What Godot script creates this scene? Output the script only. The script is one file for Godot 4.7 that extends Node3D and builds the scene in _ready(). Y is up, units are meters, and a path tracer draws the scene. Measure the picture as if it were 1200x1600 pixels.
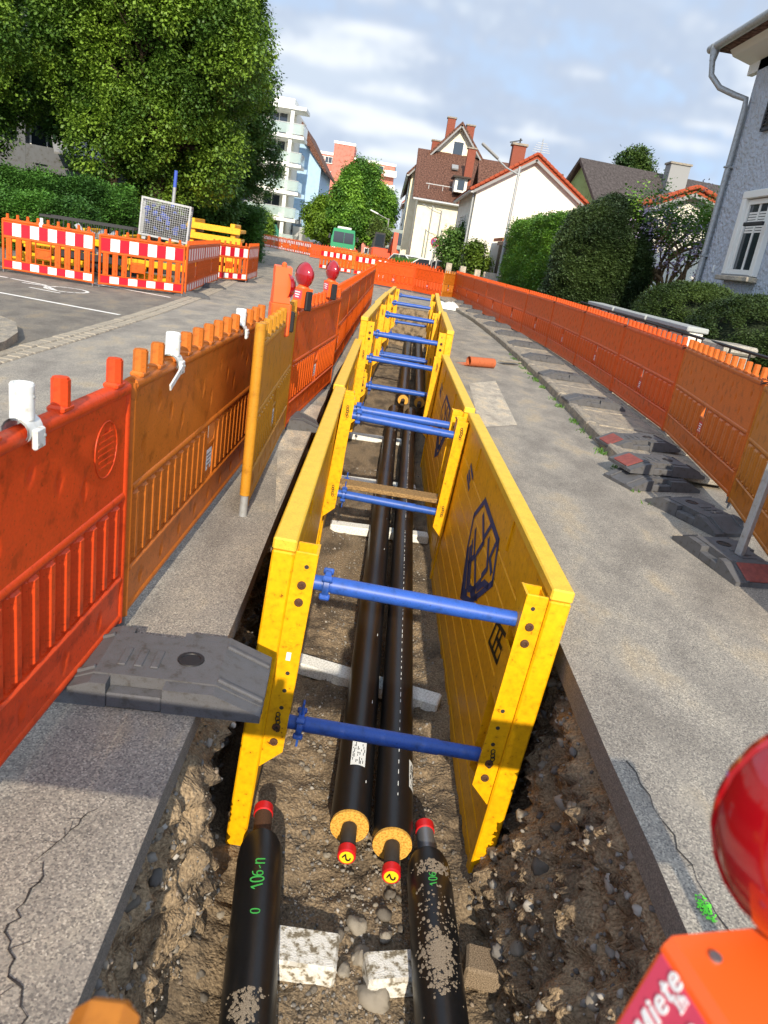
extends Node3D

# ---------------------------------------------------------------- mesh building
class MB:
	var v := PackedVector3Array()
	var n := PackedVector3Array()
	var c := PackedColorArray()
	var i := PackedInt32Array()
	var xf := Transform3D()
	var col := Color.WHITE
	var tinted := false

	func vert(p: Vector3, nn: Vector3) -> int:
		v.append(xf * p)
		n.append((xf.basis * nn).normalized())
		c.append(col)
		return v.size() - 1

	func tri(a: Vector3, b: Vector3, d: Vector3) -> void:
		var nn := (b - a).cross(d - a).normalized()
		var k := vert(a, nn)
		vert(b, nn)
		vert(d, nn)
		i.append_array(PackedInt32Array([k, k + 2, k + 1]))

	func quad(a: Vector3, b: Vector3, d: Vector3, e: Vector3) -> void:
		var nn := (d - a).cross(e - b).normalized()
		var k := vert(a, nn)
		vert(b, nn)
		vert(d, nn)
		vert(e, nn)
		i.append_array(PackedInt32Array([k, k + 2, k + 1, k, k + 3, k + 2]))

	func box(at: Vector3, s: Vector3, bv := 0.0, b := Basis()) -> void:
		var old := xf
		xf = xf * Transform3D(b, at)
		var h := s * 0.5
		var e := minf(bv, minf(h.x, minf(h.y, h.z)) * 0.9)
		for ax in 3:
			for sg in [-1.0, 1.0]:
				var u := (ax + 1) % 3
				var w := (ax + 2) % 3
				var p := [Vector3(), Vector3(), Vector3(), Vector3()]
				var q := [[-1, -1], [1, -1], [1, 1], [-1, 1]]
				for k in 4:
					var t := Vector3()
					t[ax] = h[ax] * sg
					t[u] = (h[u] - e) * q[k][0]
					t[w] = (h[w] - e) * q[k][1]
					p[k] = t
				if sg > 0:
					quad(p[0], p[1], p[2], p[3])
				else:
					quad(p[3], p[2], p[1], p[0])
		if e > 0.0:
			for ax in 3:
				var u := (ax + 1) % 3
				var w := (ax + 2) % 3
				for su in [-1.0, 1.0]:
					for sw in [-1.0, 1.0]:
						var a := Vector3()
						a[u] = h[u] * su
						a[w] = (h[w] - e) * sw
						var d := Vector3()
						d[u] = (h[u] - e) * su
						d[w] = h[w] * sw
						var lo := Vector3()
						lo[ax] = -(h[ax] - e)
						if su * sw > 0:
							quad(a + lo, d + lo, d - lo, a - lo)
						else:
							quad(d + lo, a + lo, a - lo, d - lo)
			for sx in [-1.0, 1.0]:
				for sy in [-1.0, 1.0]:
					for sz in [-1.0, 1.0]:
						var a := Vector3(h.x * sx, (h.y - e) * sy, (h.z - e) * sz)
						var d := Vector3((h.x - e) * sx, h.y * sy, (h.z - e) * sz)
						var g := Vector3((h.x - e) * sx, (h.y - e) * sy, h.z * sz)
						if sx * sy * sz > 0:
							tri(a, d, g)
						else:
							tri(a, g, d)
		xf = old

	# a round bar along a line of points; r is a number or one radius per point
	func tube(pts: Array, r, seg := 10, caps := true) -> void:
		var m := pts.size()
		var rings := []
		var side := Vector3()
		for k in m:
			var t: Vector3 = (pts[mini(k + 1, m - 1)] - pts[maxi(k - 1, 0)]).normalized()
			if k == 0:
				side = t.cross(Vector3.UP if absf(t.y) < 0.9 else Vector3.RIGHT).normalized()
			side = (side - t * side.dot(t)).normalized()
			var up := t.cross(side)
			var rr: float = r[k] if r is Array else r
			var row := []
			for s in seg:
				var an := TAU * s / seg
				var d := side * cos(an) + up * sin(an)
				row.append(vert(pts[k] + d * rr, d))
			rings.append(row)
		for k in m - 1:
			for s in seg:
				var s2 := (s + 1) % seg
				var a: int = rings[k][s]
				var b: int = rings[k][s2]
				var d: int = rings[k + 1][s2]
				var e: int = rings[k + 1][s]
				i.append_array(PackedInt32Array([a, d, b, a, e, d]))
		if caps:
			for end in 2:
				var k := 0 if end == 0 else m - 1
				var t: Vector3 = (pts[0] - pts[1]).normalized() if end == 0 else (pts[m - 1] - pts[m - 2]).normalized()
				var ce := vert(pts[k], t)
				var inv := xf.affine_inverse()
				var ids := []
				for s in seg:
					ids.append(vert(inv * v[rings[k][s]], t))
				for s in seg:
					if end == 0:
						i.append_array(PackedInt32Array([ce, ids[s], ids[(s + 1) % seg]]))
					else:
						i.append_array(PackedInt32Array([ce, ids[(s + 1) % seg], ids[s]]))

	# profile of (radius, height) turned about the local y axis; flat-shaded between rows when crisp
	func lathe(prof: Array, seg := 16, crisp := true) -> void:
		for k in prof.size() - 1:
			var a: Vector2 = prof[k]
			var b: Vector2 = prof[k + 1]
			var d := b - a
			var nn := Vector2(d.y, -d.x).normalized()
			var na := nn
			var nb := nn
			if not crisp:
				if k > 0:
					var e: Vector2 = a - prof[k - 1]
					na = (nn + Vector2(e.y, -e.x).normalized()).normalized()
				if k + 2 < prof.size():
					var e: Vector2 = prof[k + 2] - b
					nb = (nn + Vector2(e.y, -e.x).normalized()).normalized()
			var base := v.size()
			for s in seg + 1:
				var an := TAU * s / seg
				var ca := cos(an)
				var sa := sin(an)
				vert(Vector3(a.x * ca, a.y, a.x * sa), Vector3(na.x * ca, na.y, na.x * sa))
				vert(Vector3(b.x * ca, b.y, b.x * sa), Vector3(nb.x * ca, nb.y, nb.x * sa))
			for s in seg:
				var q := base + s * 2
				i.append_array(PackedInt32Array([q, q + 2, q + 3, q, q + 3, q + 1]))

	# a flat outline (counter-clockwise in x, y) pushed from z0 to z1
	func prism(poly: PackedVector2Array, z0: float, z1: float) -> void:
		if Geometry2D.is_polygon_clockwise(poly):
			poly.reverse()
		var m := poly.size()
		for k in m:
			var a := poly[k]
			var b := poly[(k + 1) % m]
			quad(Vector3(a.x, a.y, z1), Vector3(a.x, a.y, z0), Vector3(b.x, b.y, z0), Vector3(b.x, b.y, z1))
		var t = Geometry2D.triangulate_polygon(poly)
		for k in range(0, t.size(), 3):
			var a := poly[t[k]]
			var b := poly[t[k + 1]]
			var d := poly[t[k + 2]]
			if (b - a).cross(d - a) < 0:
				var q := b
				b = d
				d = q
			tri(Vector3(a.x, a.y, z1), Vector3(b.x, b.y, z1), Vector3(d.x, d.y, z1))
			tri(Vector3(a.x, a.y, z0), Vector3(d.x, d.y, z0), Vector3(b.x, b.y, z0))

	# smooth surface of nu x nv points from a function of (i, j)
	func grid(nu: int, nv: int, f: Callable, wrap := false) -> void:
		var p := []
		for a in nu:
			for b in nv:
				p.append(f.call(a, b))
		var base := v.size()
		for a in nu:
			for b in nv:
				var a0 := posmod(a - 1, nu) if wrap else maxi(a - 1, 0)
				var a1 := posmod(a + 1, nu) if wrap else mini(a + 1, nu - 1)
				var du: Vector3 = p[a1 * nv + b] - p[a0 * nv + b]
				var dv: Vector3 = p[a * nv + mini(b + 1, nv - 1)] - p[a * nv + maxi(b - 1, 0)]
				vert(p[a * nv + b], du.cross(dv).normalized())
		for a in (nu if wrap else nu - 1):
			var a2 := (a + 1) % nu
			for b in nv - 1:
				var q := base + a * nv + b
				var r := base + a2 * nv + b
				i.append_array(PackedInt32Array([q, r + 1, r, q, q + 1, r + 1]))

	# rounded lump (stone, bush core)
	func blob(at: Vector3, r: Vector3, seg := 10, rows := 7, noise: FastNoiseLite = null, amp := 0.0, off := Vector3()) -> void:
		var f := func(a: int, b: int) -> Vector3:
			var th := PI * (b + 0.02) / (rows - 1 + 0.04)
			var ph := -TAU * a / seg
			var d := Vector3(sin(th) * cos(ph), cos(th), sin(th) * sin(ph))
			var k := 1.0
			if noise:
				k += amp * noise.get_noise_3dv(d * 7.0 + off)
			return at + d * r * k
		grid(seg, rows, f, true)

	func mesh() -> ArrayMesh:
		var arr := []
		arr.resize(Mesh.ARRAY_MAX)
		arr[Mesh.ARRAY_VERTEX] = v
		arr[Mesh.ARRAY_NORMAL] = n
		arr[Mesh.ARRAY_INDEX] = i
		if tinted:
			arr[Mesh.ARRAY_COLOR] = c
		var m := ArrayMesh.new()
		m.add_surface_from_arrays(Mesh.PRIMITIVE_TRIANGLES, arr)
		return m

var taken := {}
var rng := RandomNumberGenerator.new()
var M := {}
var noise_a := FastNoiseLite.new()
var noise_b := FastNoiseLite.new()
const ORD := ["first", "second", "third", "fourth", "fifth", "sixth", "seventh", "eighth", "ninth", "tenth", "eleventh", "twelfth", "thirteenth", "fourteenth"]

func numbered(called: String) -> String:
	var k: int = taken.get(called, 0)
	taken[called] = k + 1
	return called if k == 0 else "%s_%03d" % [called, k]

func tag(o: Node3D, label: String, category: String, group := "") -> Node3D:
	o.set_meta("label", label)
	o.set_meta("category", category)
	if group:
		o.set_meta("group", group)
	return o

func thing(called: String, label: String, category: String, at := Vector3.ZERO, turn := 0.0, group := "") -> Node3D:
	var o := Node3D.new()
	o.name = numbered(called)
	add_child(o)
	o.position = at
	o.rotation.y = turn
	return tag(o, label, category, group)

func put(called: String, mesh: Mesh, mat: Material, parent: Node3D = self) -> MeshInstance3D:
	var o := MeshInstance3D.new()
	o.name = numbered(called) if parent == self else called
	o.mesh = mesh
	o.material_override = mat
	parent.add_child(o, true)
	return o

func obj(called: String, mb: MB, mat: Material, parent: Node3D = self) -> MeshInstance3D:
	return put(called, mb.mesh(), mat, parent)

func struct(called: String, mb: MB, mat: Material) -> MeshInstance3D:
	var o := obj(called, mb, mat)
	o.set_meta("kind", "structure")
	return o

func copy_of(src: Node3D, called: String, label: String, category: String, at: Vector3, turn: float, group := "") -> Node3D:
	var o: Node3D = src.duplicate()
	o.name = numbered(called)
	add_child(o)
	o.position = at
	o.rotation = Vector3(0, turn, 0)
	if o.has_meta("group"):
		o.remove_meta("group")
	return tag(o, label, category, group)

func boxm(at: Vector3, s: Vector3, bv := 0.0, b := Basis()) -> MB:
	var m := MB.new()
	m.box(at, s, bv, b)
	return m

func tubem(pts: Array, r, seg := 10, caps := true) -> MB:
	var m := MB.new()
	m.tube(pts, r, seg, caps)
	return m

func text(called: String, s: String, size: float, xf: Transform3D, mat: Material, parent: Node3D, depth := 0.002, bold := true) -> MeshInstance3D:
	var t := TextMesh.new()
	var f := SystemFont.new()
	f.font_names = PackedStringArray(["Droid Sans"])
	f.font_weight = 700 if bold else 400
	t.font = f
	t.text = s
	t.font_size = 32
	t.pixel_size = size / 32.0
	t.depth = depth
	var o := put(called, t, mat, parent)
	o.transform = xf
	return o

# ---------------------------------------------------------------- materials
func ramp(cols: Array) -> Gradient:
	var g := Gradient.new()
	var offs := PackedFloat32Array()
	var cc := PackedColorArray()
	for k in cols.size():
		if cols[k] is Array:
			offs.append(cols[k][0])
			cc.append(Color(cols[k][1]))
		else:
			offs.append(float(k) / maxf(1.0, cols.size() - 1))
			cc.append(Color(cols[k]))
	g.offsets = offs
	g.colors = cc
	return g

func ntex(size: int, freq: float, octaves: int, sd: int, cols: Array = [], type := FastNoiseLite.TYPE_SIMPLEX_SMOOTH) -> NoiseTexture2D:
	var t := NoiseTexture2D.new()
	t.width = size
	t.height = size
	t.seamless = true
	var f := FastNoiseLite.new()
	f.noise_type = type
	f.seed = sd
	f.frequency = freq
	f.fractal_octaves = octaves
	f.fractal_gain = 0.6
	if type == FastNoiseLite.TYPE_CELLULAR:
		f.fractal_type = FastNoiseLite.FRACTAL_NONE
		f.cellular_return_type = FastNoiseLite.RETURN_CELL_VALUE
	t.noise = f
	if cols:
		t.color_ramp = ramp(cols)
	return t

func mat(col, rough := 0.7, metal := 0.0) -> StandardMaterial3D:
	var m := StandardMaterial3D.new()
	m.albedo_color = Color(col)
	m.roughness = rough
	m.metallic = metal
	return m

# a surface with a fine pattern (t, repeating every `fine` metres), broad stains (d) and relief (h, in cm)
func surf(col, rough: float, t: Texture2D, fine: float, h: Texture2D = null, relief := 0.0, d: Texture2D = null, broad := 5.0, world := false) -> StandardMaterial3D:
	var m := mat(col, rough)
	m.uv1_triplanar = true
	m.uv1_world_triplanar = world
	m.uv1_scale = Vector3.ONE / fine
	m.albedo_texture = t
	if h:
		m.heightmap_enabled = true
		m.heightmap_texture = h
		m.heightmap_scale = relief
	if d:
		m.detail_enabled = true
		m.detail_albedo = d
		m.detail_blend_mode = BaseMaterial3D.BLEND_MODE_MUL
		m.detail_uv_layer = BaseMaterial3D.DETAIL_UV_2
		m.uv2_triplanar = true
		m.uv2_world_triplanar = world
		m.uv2_scale = Vector3.ONE / broad
	m.uv2_scale = Vector3(1.0, 1.0, 0.55) / broad if world else m.uv2_scale
	return m

func leafy(col, tr: float) -> StandardMaterial3D:
	var m := mat(col, 0.55)
	m.vertex_color_use_as_albedo = true
	m.backlight_enabled = true
	m.backlight = Color(0.55, 0.7, 0.2) * tr
	m.cull_mode = BaseMaterial3D.CULL_DISABLED
	return m

func make_materials() -> void:
	var grain := ntex(1024, 0.17, 2, 11, [[0.0, "#8e8c8b"], [0.25, "#b4b1ad"], [0.7, "#d0ccc5"], [0.92, "#e6e1d8"], [1.0, "#fffcf4"]], FastNoiseLite.TYPE_CELLULAR)
	var grain_h := ntex(512, 0.3, 3, 12)
	var stains := ntex(512, 0.022, 6, 13, [[0.2, "#c9c6c2"], [0.45, "#e0ddd8"], [0.6, "#efebe3"], [0.78, "#fff3de"]])
	var dirt := ntex(512, 0.02, 5, 14, [[0.15, "#cfc9be"], [0.35, "#f6f5f2"], [0.7, "#ffffff"]])
	var clean := ntex(512, 0.02, 5, 34, [[0.1, "#efece6"], [0.5, "#fbfaf8"], [0.8, "#ffffff"]])
	var scuffs := ntex(1024, 0.06, 5, 15, [[0.12, "#8d867c"], [0.2, "#f2f0ec"], [0.7, "#ffffff"]])
	var soil_t := ntex(1024, 0.045, 6, 16, [[0.2, "#7a746c"], [0.4, "#b0a89d"], [0.6, "#d0c8bb"], [0.8, "#f4efe6"]])
	var soil_h := ntex(512, 0.05, 6, 17)
	var soil_d := ntex(512, 0.012, 4, 18, [[0.25, "#a7a19a"], [0.42, "#d0c8bb"], [0.55, "#f2e9da"], [0.75, "#fff4e2"]])
	var rough_h := ntex(512, 0.09, 3, 19)
	var wood_t := ntex(512, 0.03, 4, 20, [[0.2, "#8a7a62"], [0.8, "#d9c7a6"]])
	M.asphalt = surf("#cfcdc9", 0.92, grain, 0.9, grain_h, 0.12, stains, 7.0, true)
	M.asphalt_dark = surf("#a9a6a1", 0.92, grain, 0.9, grain_h, 0.12, stains, 6.0, true)
	M.asphalt_cut = surf("#a8a5a1", 0.9, grain, 0.6, grain_h, 0.6)
	M.concrete = surf("#cec8be", 0.9, grain, 0.9, grain_h, 0.15, stains, 4.0, true)
	M.concrete_pale = surf("#fffaf0", 0.9, grain, 1.0, grain_h, 0.2, stains, 3.0, true)
	M.concrete_grey = surf("#d0ccc4", 0.9, grain, 1.0, grain_h, 0.2, stains, 2.0, true)
	M.sett = surf("#c9c1b2", 0.9, grain, 0.4, grain_h, 0.3)
	M.soil = surf("#b3aa9d", 0.95, soil_t, 0.9, soil_h, 1.4, soil_d, 2.6, true)
	M.soil_wall = surf("#cdc2b2", 0.95, soil_t, 0.7, soil_h, 2.0, soil_d, 1.7, true)
	M.stone = surf("#a39d92", 0.75, ntex(256, 0.05, 4, 21, [[0.2, "#a8a196"], [0.8, "#ffffff"]]), 0.3)
	M.stone_dark = surf("#7d7871", 0.8, ntex(256, 0.05, 4, 22, [[0.2, "#a8a196"], [0.8, "#ffffff"]]), 0.3)
	M.paint = mat("#e8e6df", 0.7)
	M.yellow = surf("#f2b600", 0.45, ntex(1024, 0.028, 6, 40, [[0.10, "#6d5a3c"], [0.15, "#e4d6b6"], [0.36, "#f4efe0"], [0.8, "#ffffff"]]), 1.6, rough_h, 0.02, clean, 2.1)
	M.yellow_top = surf("#eec33a", 0.5, scuffs, 0.9, null, 0.0, clean, 1.4)
	M.blue = surf("#2c5ab6", 0.45, scuffs, 0.8, rough_h, 0.03, dirt, 1.1)
	M.steel = mat("#8d8f92", 0.42, 0.7)
	M.zinc = surf("#a9adb0", 0.5, dirt, 0.8)
	M.zinc.metallic = 0.35
	M.rust = surf("#6b4a33", 0.8, soil_t, 0.3)
	M.black_steel = surf("#33312f", 0.6, dirt, 0.4)
	M.pe = surf("#17181b", 0.36, scuffs, 0.9, rough_h, 0.02, dirt, 0.7)
	M.foam = surf("#d8ac52", 0.9, ntex(256, 0.05, 4, 23, [[0.2, "#c0a070"], [0.5, "#fff2d2"], [0.8, "#ffffff"]]), 0.2)
	M.red_cap = mat("#c81e22", 0.4)
	M.disc = mat("#eec91e", 0.5)
	M.ink = mat("#101010", 0.6)
	M.green_ink = mat("#3da64a", 0.7)
	M.green_spray = mat("#5fdc3a", 0.8)
	M.sticker = mat("#e6ebea", 0.5)
	M.wall_cap = surf("#a7adae", 0.85, clean, 1.0)
	M.pillar = surf("#d5d3cc", 0.9, grain, 0.9, null, 0.0, dirt, 1.2)
	M.styro = surf("#eceeea", 0.85, ntex(256, 0.08, 3, 24, [[0.2, "#d9d9d4"], [0.6, "#ffffff"]]), 0.4)
	M.block = surf("#dcdbd6", 0.9, ntex(256, 0.03, 5, 36, [[0.3, "#8d8371"], [0.42, "#d8d4cb"], [0.6, "#ffffff"]]), 0.5, rough_h, 0.3)
	M.block_mud = surf("#a49684", 0.95, soil_t, 0.4)
	M.mud = surf("#b5aca0", 0.95, soil_t, 0.25)
	M.plank = surf("#cbb48c", 0.8, wood_t, 0.4)
	M.rubber = surf("#5a5b5f", 0.75, scuffs, 0.5, grain_h, 0.12, dirt, 0.9)
	M.rubber_red = surf("#96504c", 0.8, scuffs, 0.4, grain_h, 0.15, stains, 0.8)
	M.clay = surf("#b8623a", 0.8, dirt, 0.5)
	M.white_plastic = surf("#e4e6e4", 0.45, dirt, 0.6)
	M.print_blue = mat("#27407c", 0.6)
	M.print_black = mat("#17150f", 0.6)
	M.chain = mat("#3b3a36", 0.5, 0.6)
	for p in [["red_orange", "#f25420"], ["brown_orange", "#d97a2a"], ["yellow", "#d99a2e"], ["orange", "#ea661e"], ["right", "#ea6322"], ["amber", "#cf8128"], ["ochre", "#dd7428"], ["bright", "#ef5f1c"], ["traffic", "#ea6a1e"]]:
		var m := surf(p[1], 0.42, scuffs, 1.2, rough_h, 0.02, dirt, 1.7)
		m.backlight_enabled = true
		m.backlight = Color(p[1]) * 0.75
		M["fence_" + p[0]] = m
	M.film_red = mat("#c3122a", 0.4)
	M.film_white = mat("#e9e9e6", 0.4)
	M.lens = mat("#9c0a18", 0.12)
	M.lens.clearcoat_enabled = true
	M.lens.clearcoat = 1.0
	M.lens.clearcoat_roughness = 0.05
	M.lens.backlight_enabled = true
	M.lens.backlight = Color(0.35, 0.01, 0.03)
	M.lamp_orange = mat("#f0601e", 0.4)
	M.lamp_orange.clearcoat_enabled = true
	M.lamp_orange.clearcoat = 0.3
	M.lamp_pink = mat("#cf4660", 0.5)
	M.rubber_black = mat("#1b1b1d", 0.55)
	# buildings
	M.plaster_white = surf("#ece9de", 0.9, clean, 6.0)
	M.plaster_cream = surf("#efe8cf", 0.9, clean, 7.0)
	M.plaster_grey = surf("#b3bbc7", 0.9, clean, 5.0, ntex(512, 0.07, 3, 25), 4.5)
	M.plaster_street = surf("#bdb9b0", 0.9, dirt, 5.0)
	M.plaster_green = surf("#8fae70", 0.9, dirt, 5.0)
	M.plaster_blue = surf("#a6c6e4", 0.9, clean, 6.0)
	M.plaster_red = surf("#c67a6a", 0.9, dirt, 8.0)
	M.tile_red = surf("#b4552f", 0.8, ntex(256, 0.12, 3, 26, [[0.2, "#a88a7a"], [0.7, "#ffffff"]]), 1.2)
	M.tile_brown = surf("#7a594a", 0.9, ntex(512, 0.05, 4, 27, [[0.25, "#6d5a50"], [0.5, "#cbb8aa"], [0.75, "#ffffff"]]), 4.0)
	M.tile_dark = surf("#57504e", 0.85, ntex(512, 0.09, 3, 28, [[0.2, "#8d8580"], [0.8, "#ffffff"]]), 8.0)
	M.brick = surf("#a8624c", 0.85, ntex(256, 0.2, 2, 29, [[0.2, "#93776a"], [0.8, "#ffffff"]]), 1.0)
	M.flat_grey_shaded = surf("#5f6266", 0.8, dirt, 4.0)  # grey of the flats, darkened in colour to stand for tree shade
	M.trim_white = mat("#e6e6e0", 0.6)
	M.trim_grey = mat("#8b8c8c", 0.7)
	M.dark_wood = mat("#3a302a", 0.8)
	M.shutter = mat("#2f3136", 0.6)
	M.glass = mat("#2c343c", 0.08)
	M.glass.metallic_specular = 0.8
	M.glass_rail = mat("#b9d6d0", 0.15)
	M.glass_rail.transparency = BaseMaterial3D.TRANSPARENCY_ALPHA
	M.glass_rail.albedo_color = Color(0.8, 0.88, 0.86, 0.35)
	M.bark = surf("#5b4c3e", 0.95, soil_t, 0.5, rough_h, 3.0)
	M.bark_pale = surf("#b39a78", 0.95, soil_t, 0.5, rough_h, 2.0)
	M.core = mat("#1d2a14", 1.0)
	M.leaf = leafy("#647f33", 0.8)
	M.leaf_dark = leafy("#55753a", 0.7)
	M.leaf_mid = leafy("#6d9442", 0.8)
	M.hedge = leafy("#56803a", 0.6)
	M.yew = leafy("#42582f", 0.4)
	M.gravel = mat("#ffffff", 0.85)
	M.gravel.vertex_color_use_as_albedo = true
	M.lawn = surf("#5f7d38", 0.95, ntex(512, 0.2, 3, 30, [[0.2, "#6d7a50"], [0.8, "#ffffff"]]), 1.0, rough_h, 3.0, stains, 4.0, true)
	M.lilac = leafy("#bfb0cc", 0.5)
	M.green_body = mat("#1f8f62", 0.45)
	M.white_body = mat("#e4e6e6", 0.35)
	M.grey_body = mat("#8d9a98", 0.4)
	M.digger = mat("#d8502a", 0.45)
	M.dark_metal = mat("#2d2e30", 0.5, 0.3)
	M.tyre = mat("#1c1c1d", 0.9)
	M.teal = mat("#1c6f5e", 0.6)
	M.sign_blue = mat("#5f3a86", 0.5)
	M.sign_red = mat("#b02a4c", 0.5)
	M.blue_goods = mat("#3c57b4", 0.6)

# ---------------------------------------------------------------- the place
func sky_panorama() -> ImageTexture:
	var w := 1024
	var h := 512
	var im := Image.create(w, h, false, Image.FORMAT_RGBF)
	var f := FastNoiseLite.new()
	f.seed = 5
	f.noise_type = FastNoiseLite.TYPE_SIMPLEX_SMOOTH
	f.frequency = 1.0
	f.fractal_octaves = 6
	f.fractal_gain = 0.52
	f.domain_warp_enabled = true
	f.domain_warp_amplitude = 0.8
	f.domain_warp_frequency = 0.4
	var g := FastNoiseLite.new()
	g.seed = 31
	g.noise_type = FastNoiseLite.TYPE_SIMPLEX_SMOOTH
	g.frequency = 1.5
	g.fractal_octaves = 6
	for y in h:
		var el := (0.5 - (y + 0.5) / h) * PI
		for x in w:
			var c := Color(0.20, 0.20, 0.19)
			if el > 0.0:
				var ph := ((x + 0.5) / w - 0.5) * TAU
				var s := 1.0 / (sin(el) + 0.16)
				var px := cos(el) * sin(ph) * s
				var pz := cos(el) * cos(ph) * s
				var a := f.get_noise_3d(px * 0.55, pz * 1.0, 3.0)
				var b := g.get_noise_3d(px * 0.9 + 7.0, pz * 2.2, 1.0)
				var blue := Color(0.25, 0.38, 0.60).lerp(Color(0.36, 0.48, 0.64), clampf(1.0 - el * 1.4, 0.0, 1.0))
				var grey := Color(0.33, 0.39, 0.49)
				c = blue.lerp(grey, smoothstep(-0.55, -0.02, a))
				c = c.lerp(Color(0.42, 0.48, 0.56), smoothstep(-0.05, 0.34, a) * 0.85)
				var wh := smoothstep(0.08, 0.55, b + a * 0.4) * (0.45 + 0.5 * clampf(1.15 - el * 1.7, 0.0, 1.0))
				c = c.lerp(Color(0.60, 0.63, 0.66), wh)
				var near_sun := maxf(0.0, cos(el) * cos(ph) * 0.88 + sin(el) * 0.47)  # glow on the sun side of the sky, added to lift the fill light
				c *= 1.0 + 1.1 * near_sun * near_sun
			im.set_pixel(x, y, c)
	return ImageTexture.create_from_image(im)

func stage() -> void:
	var cam := Camera3D.new()
	cam.name = "camera"
	cam.transform = Transform3D(Basis(Vector3(0.98853, 0.15099, -0.00403), Vector3(-0.14374, 0.93221, -0.33214), Vector3(-0.04639, 0.32891, 0.94322)).orthonormalized(), Vector3(0, 1.7, 0))
	var at := CameraAttributesPhysical.new()
	at.frustum_focal_length = 25.59
	at.frustum_focus_distance = 7.0
	at.exposure_aperture = 7.0
	at.frustum_near = 0.05
	at.frustum_far = 2000.0
	cam.attributes = at
	cam.fov = 68.73
	cam.near = 0.05
	cam.far = 2000.0
	add_child(cam)
	var env := Environment.new()
	env.background_mode = Environment.BG_SKY
	var sky := Sky.new()
	var pan := PanoramaSkyMaterial.new()
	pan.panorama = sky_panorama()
	sky.sky_material = pan
	env.sky = sky
	env.background_energy_multiplier = 0.9
	env.tonemap_mode = Environment.TONE_MAPPER_LINEAR
	env.tonemap_exposure = 1.9
	env.sdfgi_enabled = true
	env.ssao_enabled = true
	env.ssil_enabled = true
	var we := WorldEnvironment.new()
	we.name = "world_environment"
	we.environment = env
	add_child(we)
	var sun := DirectionalLight3D.new()
	sun.name = "sun"
	var towards := Vector3(-0.03, -tan(deg_to_rad(28.0)), -1.0).normalized()
	sun.basis = Basis.looking_at(towards)
	sun.light_energy = 0.98
	sun.light_color = Color("#fff0d8")
	sun.light_angular_distance = 0.5
	sun.shadow_enabled = true
	add_child(sun)

func xl(z: float) -> float:
	return -0.45 + (0.035 * (-z - 10.0) if z < -10.0 else 0.0)

func xr(z: float) -> float:
	return 1.13 + (0.045 * (-z - 8.0) if z < -8.0 else 0.0)

const Z0 := 1.6
const Z1 := -27.0

func floor_y(x: float, z: float) -> float:
	return -1.43 + noise_a.get_noise_2d(x * 14, z * 14) * 0.06 + noise_b.get_noise_2d(x * 70, z * 70) * 0.03

# a point of the left (0) or right (1) earth wall at height y
func wall_point(sd: int, z: float, y: float) -> Vector3:
	var d := (y + 0.10) / -1.52
	var o := 40.0 * sd
	var bulge := noise_a.get_noise_3d(z * 9.0, y * 12.0, o) * 0.09 + noise_b.get_noise_3d(z * 14.0, y * 34.0, 17.0 + o) * 0.12
	bulge += absf(noise_b.get_noise_3d(z * 48.0, y * 52.0, 9.0 + o)) * 0.10 - 0.03 + noise_b.get_noise_3d(z * 130.0, y * 130.0, o) * 0.045
	var edge := smoothstep(0.0, 0.1, d)
	if sd == 0:
		var ledge := 0.10 * smoothstep(-2.1, -2.5, z) * smoothstep(-3.0, -2.75, z) * smoothstep(0.02, 0.2, d)
		return Vector3(minf(xl(z) - 0.07 + edge * (0.02 + bulge * 0.9 + ledge) - 0.05 * sin(d * PI), xl(z) + 0.12), y, z)
	var lean := 0.26 * pow(d, 1.1) * smoothstep(-5.0, -2.6, z)
	return Vector3(xr(z) + 0.08 + edge * (bulge * 1.25 - 0.02) - lean + 0.05 * sin(d * 2.2), y, z)

func sheet(mb: MB, pts: Array, y: float) -> void:
	var poly := PackedVector2Array()
	for p in pts:
		poly.append(Vector2(p[0], p[1]))
	var t = Geometry2D.triangulate_polygon(poly)
	for k in range(0, t.size(), 3):
		var a := poly[t[k]]
		var b := poly[t[k + 1]]
		var d := poly[t[k + 2]]
		if (b - a).cross(d - a) > 0:
			var q := b
			b = d
			d = q
		mb.tri(Vector3(a.x, y, a.y), Vector3(b.x, y, b.y), Vector3(d.x, y, d.y))

# a slab with an outline seen from above, from y0 up to y1
func slab(mb: MB, pts: Array, y0: float, y1: float) -> void:
	var poly := PackedVector2Array()
	for p in pts:
		poly.append(Vector2(p[0], -p[1]))
	var old := mb.xf
	mb.xf = old * Transform3D(Basis(Vector3.RIGHT, -PI / 2), Vector3.ZERO)
	mb.prism(poly, y0, y1)
	mb.xf = old

# a crack: short strokes of uneven width
func crack(mb: MB, pts: Array, w: float) -> void:
	for k in pts.size() - 1:
		stroke(mb, [pts[k], pts[k + 1]], w * rng.randf_range(0.4, 1.3), 0.003)
		if rng.randf() < 0.25:
			stroke(mb, [pts[k], [pts[k][0] + rng.randf_range(-0.04, 0.04), pts[k][1] + rng.randf_range(-0.04, 0.02)]], w * 0.4, 0.003)

func stroke(mb: MB, pts: Array, w: float, y: float) -> void:
	for k in pts.size() - 1:
		var a := Vector2(pts[k][0], pts[k][1])
		var b := Vector2(pts[k + 1][0], pts[k + 1][1])
		var d := (b - a).normalized()
		var q := Vector2(-d.y, d.x) * w * 0.5
		var e := d * w * 0.3
		var p := [a - q - e, b - q + e, b + q + e, a + q - e]
		mb.quad(Vector3(p[0].x, y, p[0].y), Vector3(p[3].x, y, p[3].y), Vector3(p[2].x, y, p[2].y), Vector3(p[1].x, y, p[1].y))

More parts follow.
